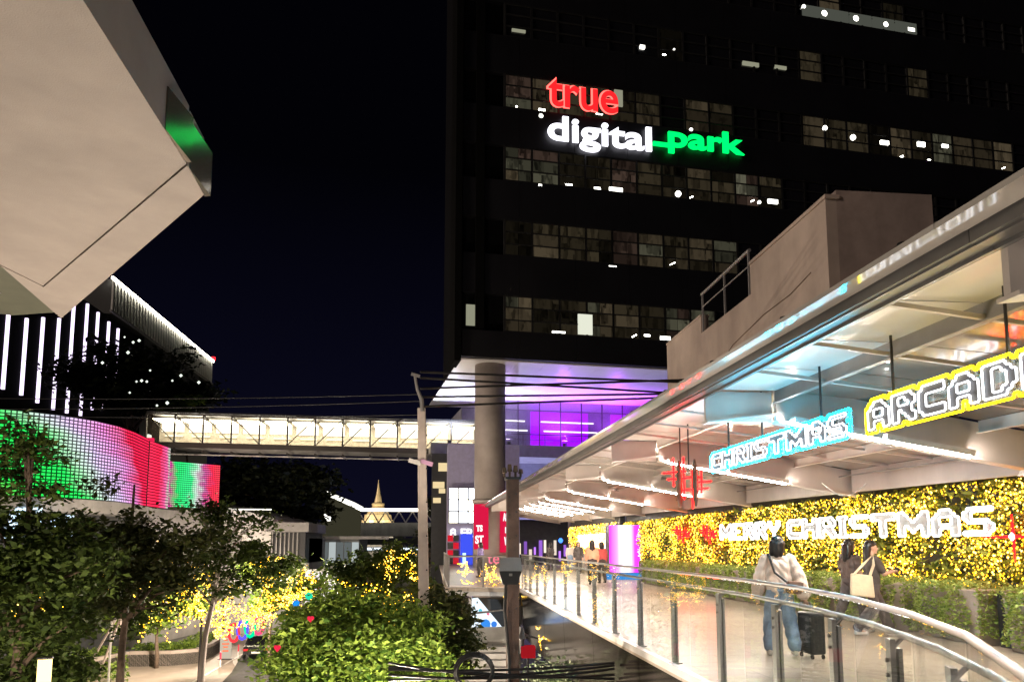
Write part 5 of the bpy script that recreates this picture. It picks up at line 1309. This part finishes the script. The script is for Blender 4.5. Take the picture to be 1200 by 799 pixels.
p = P(551, 720, Y=26.1); mb = MB(); mb.box(p.x - .05, 26.05, -6, p.x + .05, 26.15, P(551, 698, Y=26.1).z); mb.build('post', M['white'], t)
# red box on a post, finial post
p = P(620, 763, Y=13.5)
t = thing('red_box', (p.x, 13.5, -6), 'red box on a thin dark post below the walkway', 'box')
mb = MB(); mb.box(p.x - .13, 13.4, p.z - .10, p.x + .10, 13.6, p.z + .10); mb.build('box', em('red_lit_box', (.75, .02, .03), .45), t)
mb = MB(); mb.tube([(p.x - .02, 13.5, -6), (p.x - .02, 13.5, p.z - .1)], .02, 6); mb.build('post', M['dark'], t)
mb = MB(); mb.tube([(p.x - .12, 13.48, p.z + .1), (p.x - .12, 13.48, p.z + .2), (p.x - .12, 13.48, p.z + .23), (p.x - .12, 13.48, p.z + .42)], [.03, .035, .07, .01], 8); mb.build('finial', M['dark'], t)
mb = MB(); mb.tube([(p.x - .12, 13.48, p.z + .3), (p.x + .16, 13.48, p.z + .22)], [.03, .012], 6); mb.build('arm', M['dark'], t)
# white flowering pot under the walkway
p = P(652, 790, Y=17)
t = thing('potted_bush', (p.x, 17, -3.5), 'pale leafy bush below the walkway beside the stair', 'plant')
pts = [(p.x + nrg.normal() * .34, 17 + nrg.normal() * .3, p.z - .1 + nrg.normal() * .2) for _ in range(1600)]
leaves('foliage', pts, .05, leafmat('leaf_pale', (.10, .17, .08), (.40, .45, .30)), t)
mb = MB(); mb.tube([(p.x, 17, -6), (p.x, 17, p.z - .55), (p.x, 17, p.z - .3)], [.5, .5, .56], 14); mb.build('pot', M['white'], t)

# ------------------------------------------------------------------ poles, flood lamp, cables
t = thing('rusty_pole', (1.33, 13, -6), 'rusty steel pole with insulators on top in front of the walkway', 'pole')
mb = MB(); mb.box(1.23, 12.9, -6, 1.43, 12.94, 2.6); mb.box(1.23, 13.06, -6, 1.43, 13.10, 2.6); mb.box(1.32, 12.94, -6, 1.34, 13.06, 2.6); mb.build('beam', M['rust'], t)
mb = MB(); mb.box(1.20, 12.86, 2.6, 1.46, 13.14, 2.64); mb.build('cap', M['dark'], t)
for dx, h in ((-.14, .16), (-.05, .22), (.05, .2), (.14, .14)):
    mb = MB(); z = 2.645; mb.tube([(1.33 + dx, 13, z), (1.33 + dx, 13, z + h * .4), (1.33 + dx, 13, z + h * .45), (1.33 + dx, 13, z + h)], [.02, .02, .045, .03], 8); mb.build('insulator', M['bark'], t)
for z in (1.2, 1.6, 2.0, .4, 2.3):
    mb = MB(); mb.tube([(1.27, 12.895, z), (1.27, 12.885, z)], .014, 6); mb.tube([(1.38, 12.895, z + .05), (1.38, 12.885, z + .05)], .014, 6); mb.build('bolt', M['dark'], t)
t = thing('flood_lamp', (1.22, 12.62, .85), 'boxy grey flood lamp hood clamped to the rusty pole', 'flood lamp')
fx, fy, fz = 1.24, 12.6, 1.02
mb = MB(); mb.hexa([(fx - .19, fy - .16, fz + .06), (fx + .19, fy - .16, fz + .06), (fx + .15, fy + .26, fz + .06), (fx - .15, fy + .26, fz + .06), (fx - .15, fy - .10, fz + .27), (fx + .17, fy - .10, fz + .27), (fx + .14, fy + .24, fz + .27), (fx - .12, fy + .24, fz + .27)]); mb.build('hood', M['post'], t)
mb = MB(); mb.hexa([(fx - .11, fy - .08, fz - .16), (fx + .12, fy - .08, fz - .16), (fx + .12, fy + .2, fz - .16), (fx - .11, fy + .2, fz - .16), (fx - .185, fy - .14, fz + .055), (fx + .185, fy - .14, fz + .055), (fx + .145, fy + .24, fz + .055), (fx - .145, fy + .24, fz + .055)]); mb.build('body', M['dark'], t)
mb = MB(); mb.box(fx - .02, fy - .15, fz - .02, fx + .03, fy - .125, fz + .02); mb.build('clip', M['steel'], t)
mb = MB(); mb.tube([(fx - .06, fy, fz - .16), (fx - .06, fy + .2, fz - .6), (fx + .02, fy + .27, fz - 1.4), (fx + .03, fy + .28, -2.2)], .028, 8); mb.build('cable', M['black'], t)

pt = P(497, 452, Y=22)
t = thing('concrete_pole', (pt.x + .12, 22, -6), 'tall grey concrete utility pole with a bent bracket on top', 'pole')
pb = Vector((pt.x + .22, 22, -6))
tp = Vector((P(494, 478, Y=22).x, 22, P(494, 478, Y=22).z))
mb = MB(); n = 8
a, b = pb, tp; mb.hexa([(a.x - .19, 21.85, -6), (a.x + .19, 21.85, -6), (a.x + .19, 22.15, -6), (a.x - .19, 22.15, -6), (b.x - .115, 21.9, b.z), (b.x + .115, 21.9, b.z), (b.x + .115, 22.1, b.z), (b.x - .115, 22.1, b.z)])
mb.build('shaft', M['pole'], t, bevel=.03)
mb = MB(); q = [P(u, v, Y=21.88) for u, v in ((495, 482), (494, 468), (489, 456), (486, 440))]; mb.tube(q, [.06, .06, .045, .035], 6); mb.build('bracket', M['post'], t)
mb = MB(); q = [P(u, v, Y=21.86) for u, v in ((482, 438), (492, 441))]; mb.bar(q[0], q[1], .05, .08); mb.build('bracket_arm', M['post'], t)
for u, v, m in ((486, 541, M['white']), (500, 542, mat('pink_plate', (.6, .35, .55), .5))):
    p = P(u, v, Y=21.85); mb = MB(); mb.bar(p - Vector((.17, 0, -.05)), p + Vector((.17, 0, -.05)), .04, .12); mb.build('plate', m, t)
for i in range(9):
    z = -3 + i * .95; mb = MB(); mb.tube([(pt.x + .19 - .012 * i, 21.86 + .003 * i, z), (pt.x + .19 - .012 * i, 21.83, z)], .025, 6); mb.build('hole_plug', M['dark'], t)

def cable(label, a, b, sag, r, m=None, n=16):
    a, b = Vector(a), Vector(b); mb = MB()
    mb.tube([a.lerp(b, i / n) - Vector((0, 0, sag * 4 * (i / n) * (1 - i / n))) for i in range(n + 1)], r, 6)
    return tag(mb.build('cable', m or M['black']), label, 'cable', 'overhead cables')
for i, (v0, v1, lab) in enumerate(((437, 449, 'highest'), (444, 463, 'second highest'), (456, 444, 'third'), (466, 461, 'fourth'), (477, 464, 'lowest'))):
    a, b = P(500, v0 - 1, Y=23.5), P(830, v1, Y=26)
    d = (b - a); cable(f'{lab} black overhead cable crossing before the purple lobby, at its left end', a - d * .02, b + d * 1.2, .0, .036)
for i, (v0, v1, lab) in enumerate(((466, 462, 'upper'), (479, 470, 'middle'), (486, 486, 'lower'))):
    a, b = P(-60, v0, Y=25), P(492, v1, Y=22.1)
    cable(f'{lab} thin wire running left from the concrete pole over the street', a, b, .08, .012, M['dark'])
for i, (va, vb, sag) in enumerate(((784, 776, .06), (790, 783, .10), (776, 790, .12), (796, 779, .05), (781, 795, .02), (799, 799, .08))):
    a, b = P(455, va, Y=12.4 + .1 * i), P(720, vb, Y=12.4 + .1 * i)
    cable(('first', 'second', 'third', 'fourth', 'fifth', 'lowest')[i] + ' strand from the top of the sagging black cable bundle at the bottom edge', a, b, sag, .022)
p = P(556, 787, Y=12.3)
mb = MB()
for k in range(3): mb.tube([(p.x + (.27 + .02 * k) * math.cos(a), 12.3 + .05 * k, p.z + (.24 + .02 * k) * math.sin(a)) for a in np.linspace(0, 6.283, 25)[:-1]], .02, 6, closed=True)
tag(mb.build('cable_coil', M['black']), 'round coil of black cable hanging in the bundle at the bottom edge', 'cable coil')
# ------------------------------------------------------------------ people
def capsule(mb, p0, r0, p1, r1, n=12, sx=1.0, k=4):
    """a tapered limb piece with rounded ends; sx flattens it front to back"""
    p0, p1 = Vector(p0), Vector(p1); d = p1 - p0; L = max(d.length, 1e-4); d = d / L if d.length > 1e-5 else Vector((0, 0, 1))
    pts, rs = [], []
    for i in range(k + 1):
        a = math.pi / 2 * (1 - i / k); pts.append(p0 - d * r0 * math.sin(a)); rs.append(max(r0 * math.cos(a), 1e-4))
    for i in range(k + 1):
        a = math.pi / 2 * i / k; pts.append(p1 + d * r1 * math.sin(a)); rs.append(max(r1 * math.cos(a), 1e-4))
    s = len(mb.v)
    x = Vector((1, 0, 0)); x = (x - d * x.dot(d)); x = x.normalized() if x.length > .1 else d.orthogonal().normalized(); y = d.cross(x)
    for p, r in zip(pts, rs):
        for j in range(n):
            t = 2 * math.pi * j / n; mb.v.append(tuple(p + x * math.cos(t) * r + y * math.sin(t) * r * sx))
    m = len(pts)
    for i in range(m - 1):
        for j in range(n): mb.f.append((s + i * n + j, s + i * n + (j + 1) % n, s + (i + 1) * n + (j + 1) % n, s + (i + 1) * n + j)); mb.m.append(0)
    mb.f.append(tuple(s + j for j in reversed(range(n)))); mb.m.append(0); mb.f.append(tuple(s + (m - 1) * n + j for j in range(n))); mb.m.append(0)
def blob(name, caps, vox, m, parent, xf, smooth=4, wrinkle=0.):
    """limb pieces fused into ONE continuous smooth surface"""
    mb = MB()
    for c in caps: capsule(mb, *c[:4], sx=c[4] if len(c) > 4 else 1.0)
    me = bpy.data.meshes.new(name); me.from_pydata(mb.v, [], mb.f)
    ob = bpy.data.objects.new(name, me); COL.objects.link(ob)
    r = ob.modifiers.new('r', 'REMESH'); r.mode = 'VOXEL'; r.voxel_size = vox
    s = ob.modifiers.new('s', 'SMOOTH'); s.iterations = smooth; s.factor = .5
    dg = bpy.context.evaluated_depsgraph_get(); dg.update()
    m2 = bpy.data.meshes.new_from_object(ob.evaluated_get(dg)); bpy.data.objects.remove(ob); bpy.data.meshes.remove(me)
    if wrinkle:
        k = len(m2.vertices); co = np.zeros(k * 3, 'f'); no = np.zeros(k * 3, 'f'); m2.vertices.foreach_get('co', co); m2.vertices.foreach_get('normal', no)
        co = co.reshape(-1, 3); no = no.reshape(-1, 3)
        w = np.sin(co[:, 2] * 38 + 3 * np.sin(co[:, 0] * 17) + 2 * co[:, 1] * 14) * np.sin(co[:, 0] * 23 + co[:, 2] * 9 + 1.3)
        co += no * (w * wrinkle)[:, None]; m2.vertices.foreach_set('co', co.ravel())
    m2.transform(xf); m2.name = name
    m2.materials.clear(); m2.materials.append(m)
    m2.polygons.foreach_set('use_smooth', [True] * len(m2.polygons)); m2.update()
    o = bpy.data.objects.new(name, m2); COL.objects.link(o); o.parent = parent
    return o
skin = mat('skin', (.55, .33, .24), .5, var=.05)
hairm = mat('black_hair', (.012, .010, .010), .35, var=.4, scale=40)
def hand(caps, w, d, side, curl=.5, inward=(0, 0, 0), down=(0, 0, -1)):
    """palm, four bent fingers of unequal length and a thumb leaving the side of the palm; w wrist, d pointing direction, side = towards the thumb"""
    w = Vector(w); d = Vector(d).normalized(); s = Vector(side); s = (s - d * s.dot(d)).normalized(); nrm = d.cross(s).normalized()
    if nrm.dot(Vector(down)) < 0: nrm = -nrm
    caps.append((w, .022, w + d * .075, .032, .55))
    for i, (o, L) in enumerate(((.026, .066), (.009, .076), (-.009, .070), (-.025, .054))):
        a = w + d * .085 + s * o; b = a + (d * (1 - curl * .35) + nrm * curl * .5) .normalized() * L * .5; c = b + (d * (1 - curl * .9) + nrm * curl).normalized() * L * .5
        caps.append((a, .0095, b, .0085)); caps.append((b, .0085, c, .0075))
    a = w + d * .03 + s * .024; b = a + (d * .6 + s * .8).normalized() * .035; c = b + (d * .95 + nrm * .35 * curl).normalized() * .03
    caps.append((a, .012, b, .010)); caps.append((b, .010, c, .008))
def person(label, x, y, head, H, legs, arms, top, bottom, shoe, hair='long', sleeve='long', loose=1.0, lean=0., headturn=0., group='people on the walkway', vox=.007, z=0., face=True, tilt=0., bangs=True, spread=0.):
    """legs: ((knee fwd, ankle fwd, lift), ...) left,right; arms: ((elbow), (wrist)) left,right in the person's own frame: x right, y forward, z up"""
    t = thing('person', (x, y, z), label, 'person', group)
    k = H / 1.62
    xf = Matrix.Rotation(head, 4, 'Z') @ Matrix.Diagonal((k, k, k, 1))
    ln = lambda zz: lean * max(0, zz - .86)
    V = lambda a, b, c: Vector((a, b + ln(c), c))
    sh = [V(-.165, 0, 1.30), V(.165, 0, 1.30)]; body = []; tr_ = []; shoes = []; topc = []
    hz = 1.475
    hm = Matrix.Translation(V(0, .01, hz)) @ Matrix.Rotation(headturn, 4, 'Z') @ Matrix.Rotation(tilt, 4, 'Y')
    hp = lambda a, b, c: hm @ Vector((a, b, c))
    # head: skull, jaw, nose, brow, lips, ears
    body += [(hp(0, -.015, .045), .082, hp(0, .012, .03), .078), (hp(0, .015, .0), .066, hp(0, .035, -.055), .042), (hp(0, .055, -.005), .045, hp(0, .058, -.035), .038),
             (hp(0, .088, .022), .010, hp(0, .106, -.006), .0145), (hp(-.03, .076, .035), .013, hp(.03, .076, .035), .013), (hp(-.017, .089, -.034), .008, hp(.017, .089, -.034), .008), (hp(-.012, .086, -.045), .009, hp(.012, .086, -.045), .009),
             (hp(0, .07, -.072), .02, hp(0, .068, -.068), .02),
             (hp(-.081, -.005, .015), .016, hp(-.083, -.012, -.015), .010), (hp(.081, -.005, .015), .016, hp(.083, -.012, -.015), .010)]
    body += [(V(0, -.01, 1.30), .056, hp(0, -.005, -.03), .05)]
    body += [(V(-.05, 0, .93), .10, V(-.055, 0, 1.2), .10, .85), (V(.05, 0, .93), .10, V(.055, 0, 1.2), .10, .85), (V(-.12, 0, 1.28), .06, V(.12, 0, 1.28), .06)]
    for i, (kf, af, lift) in enumerate(legs):
        sx_ = -1 if i == 0 else 1; hip = Vector((sx_ * .082, 0, .86)); kn = Vector((sx_ * (.088 + spread * .5), kf, .47 + lift * .4)); an = Vector((sx_ * (.085 + spread), af, .085 + lift))
        body += [(hip, .085, kn, .055), (kn, .055, an, .036), (an, .036, an + Vector((0, .12, -.05)), .03)]
        w = loose
        tr_ += [(hip, .098, kn, .072 * w), (kn, .072 * w, an + Vector((0, 0, .045)), .066 * w)]
        f = an + Vector((0, -.035, -.048)); shoes.append([(f, .036, f + Vector((0, .17, -.004)), .034), (f + Vector((0, .0, .03)), .036, f + Vector((0, .06, .03)), .034)])
    tr_ += [(V(-.05, 0, .90), .112, V(.05, 0, .90), .112), (V(-.045, 0, .98), .10, V(.045, 0, .98), .10)]
    topc += [(V(-.055, -.0, .90 if loose > 1.2 else .96), .125, V(-.06, 0, 1.22), .115, .9), (V(.055, 0, .90 if loose > 1.2 else .96), .125, V(.06, 0, 1.22), .115, .9), (V(-.125, 0, 1.275), .068, V(.125, 0, 1.275), .068), (V(0, -.005, 1.31), .07, V(0, -.005, 1.335), .064)]
    for i, (el, wr, thumb, curl) in enumerate(arms):
        el = Vector(el) + Vector((0, ln(el[2]), 0)); wr = Vector(wr) + Vector((0, ln(wr[2]), 0)); s = sh[i]
        body += [(s, .046, el, .036), (el, .036, wr, .024)]; hand(body, wr, (wr - el), thumb, curl)
        if sleeve == 'wide': topc += [(s, .072, el, .085), (el, .085, el.lerp(wr, .85), .095)]
        elif sleeve == 'long': topc += [(s, .062, el, .052), (el, .052, el.lerp(wr, .95), .042)]
        else: topc += [(s, .064, s.lerp(el, .75), .062)]
    blob('body', body, min(vox, .0065) if face else vox, skin, t, xf, smooth=2)
    blob('top', topc, vox * 1.3, top, t, xf, wrinkle=.008)
    blob('trousers', tr_, vox * 1.3, bottom, t, xf, wrinkle=.007)
    for sc in shoes: blob('shoe', sc, vox, shoe, t, xf, smooth=2)
    hc = [(hp(0, -.02, .06), .093, hp(0, -.005, .065), .085)]
    if hair == 'long': hc += [(hp(-.035, -.06, .03), .062, hp(-.05, -.085, -.17), .05), (hp(.035, -.06, .03), .062, hp(.05, -.085, -.17), .05), (hp(0, -.075, .02), .06, hp(0, -.105, -.22), .04), (hp(-.075, -.01, .04), .028, hp(-.08, -.01, -.13), .022), (hp(.075, -.01, .04), .028, hp(.08, -.01, -.13), .022)]
    elif hair == 'back': hc += [(hp(-.035, -.06, .03), .06, hp(-.045, -.085, -.17), .045), (hp(.035, -.06, .03), .06, hp(.045, -.085, -.17), .045), (hp(0, -.075, .02), .06, hp(0, -.105, -.22), .04)]
    elif hair == 'bob': hc += [(hp(-.04, -.055, .03), .062, hp(-.05, -.06, -.10), .048), (hp(.04, -.055, .03), .062, hp(.05, -.06, -.10), .048), (hp(0, -.07, .02), .062, hp(.01, -.085, -.12), .042), (hp(-.078, .0, .04), .026, hp(-.08, .0, -.08), .022), (hp(.078, .0, .04), .026, hp(.08, .0, -.08), .022)]
    if bangs: hc += [(hp(-.05, .06, .078), .026, hp(.05, .06, .078), .026)]
    blob('hair', hc, vox, hairm, t, xf, smooth=2, wrinkle=.003)
    if face:
        for s in (-1, 1):
            e = xf @ hp(s * .031, .083, .014); mb = MB(); mb.tube([e + Vector((-.008, 0, 0)), e, e + Vector((.008, 0, 0))], [.003, .007, .003], 6)
            mb.v = [tuple(Vector(q) + wloc(t)) for q in mb.v]; mb.build('eye', M['black'], t)
    return t, xf
denim = mat('light_denim', (.20, .28, .40), .8, var=.3, scale=6, bump=.3, bscale=120)
creamtop = mat('cream_cotton', (.66, .52, .44), .8, var=.08, scale=6, bump=.2, bscale=60)
blackcloth = mat('black_cotton', (.06, .05, .048), .8, var=.25)
darktr = mat('dark_trousers', (.075, .062, .060), .8, var=.25)
whiteshoe = mat('white_shoe', (.70, .66, .62), .5)
# woman seen from behind
px1, py1 = 4.75, 10.3
p1, xf1 = person('person in cream top and pale blue jeans seen from behind, pulling a suitcase', px1, py1, R(-14), 1.63, ((.10, .02, 0), (-.02, -.16, .02)),
       (((-.25, .02, 1.05), (-.27, .10, .83), (1, .3, 0), .5), ((.26, -.06, 1.06), (.30, -.10, .80), (-1, .5, 0), .9)), creamtop, denim, whiteshoe, hair='bob', sleeve='wide', loose=1.35, spread=.06, lean=.08, headturn=R(-12), tilt=R(7))
def Q(a, b, c): v = xf1 @ Vector((a, b, c)); return Vector((px1 + v.x, py1 + v.y, v.z))
t = thing('shoulder_bag', Q(.17, -.12, .78), 'brown crossbody bag with a black strap on the back of the person in cream', 'bag')
mb = MB(); a = Q(.06, -.19, .93); b = Q(.27, -.13, .91); dirv = (b - a)
mb.bar(a, b, .08, .17); mb.build('pouch', mat('brown_leather', (.12, .065, .045), .5, var=.2), t, bevel=.025)
mb = MB(); mb.bar(a + Vector((0, -.045, .03)), b + Vector((0, -.045, .03)), .015, .09); mb.build('flap', mat('brown_leather', (.12, .065, .045), .5), t, bevel=.006)
mb = MB(); mb.tube([Q(-.12, .06, 1.31), Q(-.13, -.03, 1.355), Q(-.125, -.115, 1.29), Q(-.08, -.145, 1.12), Q(-.01, -.16, 1.06), Q(.07, -.18, .99)], .017, 6); mb.build('strap', M['black'], t)
sc = Q(.36, -.16, 0); sc.z = 0
t = thing('suitcase', sc, 'black wheeled suitcase behind the legs of the person in cream', 'suitcase')
mb = MB(); mb.box(sc.x - .105, sc.y - .19, .06, sc.x + .105, sc.y + .19, .60); mb.build('shell', mat('suitcase_shell', (.02, .022, .026), .35), t, bevel=.03)
for dx in (-.075, .075):
    for dy in (-.15, .15): mb = MB(); mb.tube([(sc.x + dx - .012, sc.y + dy, .03), (sc.x + dx + .012, sc.y + dy, .03)], .03, 10); mb.build('wheel', M['black'], t)
hp_ = Q(.31, -.10, .72)
mb = MB(); mb.tube([(sc.x - .07, sc.y + .02, .62), (hp_.x - .06, hp_.y, hp_.z), (hp_.x + .06, hp_.y, hp_.z), (sc.x + .07, sc.y + .02, .62)], .011, 6); mb.build('handle', M['steel'], t)
for dx in (-.05, 0, .05): mb = MB(); mb.box(sc.x + dx - .006, sc.y - .197, .12, sc.x + dx + .006, sc.y - .188, .54); mb.build('groove', M['dark'], t)
# two women walking to the right
px2, py2 = 7.22, 12.2
p2, xf2 = person('person in black tee with a cream tote bag looking down at a phone', px2, py2, R(-96), 1.58, ((.20, .30, .0), (-.04, -.30, .04)),
       (((-.20, .10, 1.06), (-.10, .31, 1.08), (1, 0, .6), .9), ((.20, .12, 1.05), (.07, .34, 1.09), (-1, 0, .6), .9)), blackcloth, darktr, whiteshoe, hair='back', sleeve='short', loose=1.25, headturn=R(-8), lean=.02)
def Q2(a, b, c): v = xf2 @ Vector((a, b, c)); return Vector((px2 + v.x, py2 + v.y, v.z))
t = thing('phone', Q2(0, .43, 1.1), 'dark phone held in both hands of the person with the tote bag', 'phone')
mb = MB(); mb.bar(Q2(-.07, .44, 1.12), Q2(.07, .44, 1.12), .012, .075, up=(0, 0, 1)); mb.build('case', M['black'], t, bevel=.003)
t = thing('tote_bag', Q2(.23, -.10, .70), 'cream tote bag hanging from the shoulder of the person with the phone', 'bag')
mb = MB()
c = [Q2(.27, -.47, .70), Q2(.30, -.08, .66), Q2(.22, -.08, .66), Q2(.19, -.47, .70), Q2(.28, -.45, 1.07), Q2(.29, -.10, 1.03), Q2(.23, -.10, 1.03), Q2(.21, -.45, 1.07)]
mb.hexa(c); mb.build('sack', mat('tote_canvas', (.62, .52, .36), .85, var=.1, scale=8, bump=.3, bscale=60), t, bevel=.025)
for o in (.265, .21):
    mb = MB(); mb.tube([Q2(o + .02, -.40, 1.05), Q2(o - .01, -.22, 1.22), Q2(.165, -.03, 1.37), Q2(o, -.06, 1.2), Q2(o + .02, -.14, 1.02)], .012, 6); mb.build('handle', MATS['tote_canvas'], t)
person('person with long black hair half hidden behind the one with the tote bag', 7.22, 12.85, R(-78), 1.6, ((-.10, -.28, .05), (.16, .22, 0)),
       (((-.20, -.02, 1.05), (-.20, .08, .83), (1, .2, 0), .6), ((.20, .03, 1.05), (.20, .13, .84), (-1, .2, 0), .6)), mat('brown_tee', (.10, .075, .065), .8), darktr, whiteshoe, hair='long', sleeve='short', loose=1.2)
# people farther along
peach = mat('peach_top', (.70, .38, .24), .8); redtop = mat('red_top', (.55, .10, .10), .8)
arm = (((-.22, 0, 1.05), (-.22, .08, .83), (1, .2, 0), .5), ((.22, 0, 1.05), (.22, .08, .83), (-1, .2, 0), .5))
leg = ((.08, .02, 0), (-.02, -.14, .02))
def far(label, u, Y, head, H, top, bottom, hair='bob'):
    p = P(u, 660, Y=Y); person(label, p.x, Y, head, H, leg, arm, top, bottom, M['black'], hair=hair, vox=.012, face=False)
far('person in a peach coloured top walking away far down the walkway', 694, 29, R(-5), 1.68, peach, darktr, 'long')
far('person in a red top walking beside the one in peach far down the walkway', 705, 30, R(10), 1.62, redtop, darktr)
far('small dark dressed person far off, just left of the peach top', 678, 40, R(170), 1.66, blackcloth, darktr)
far('small person in pale top far off, left of the dark dressed one', 668, 44, R(185), 1.6, mat('pale_tee', (.45, .40, .36), .8), denim)
far('dark dressed person beside the rail at the far end, farthest left of the walkway', 645, 46, R(20), 1.64, blackcloth, darktr)
far('person in pale top on the side deck before the red banner', 563, 36, R(60), 1.62, mat('violet_tee', (.20, .16, .35), .8), darktr)
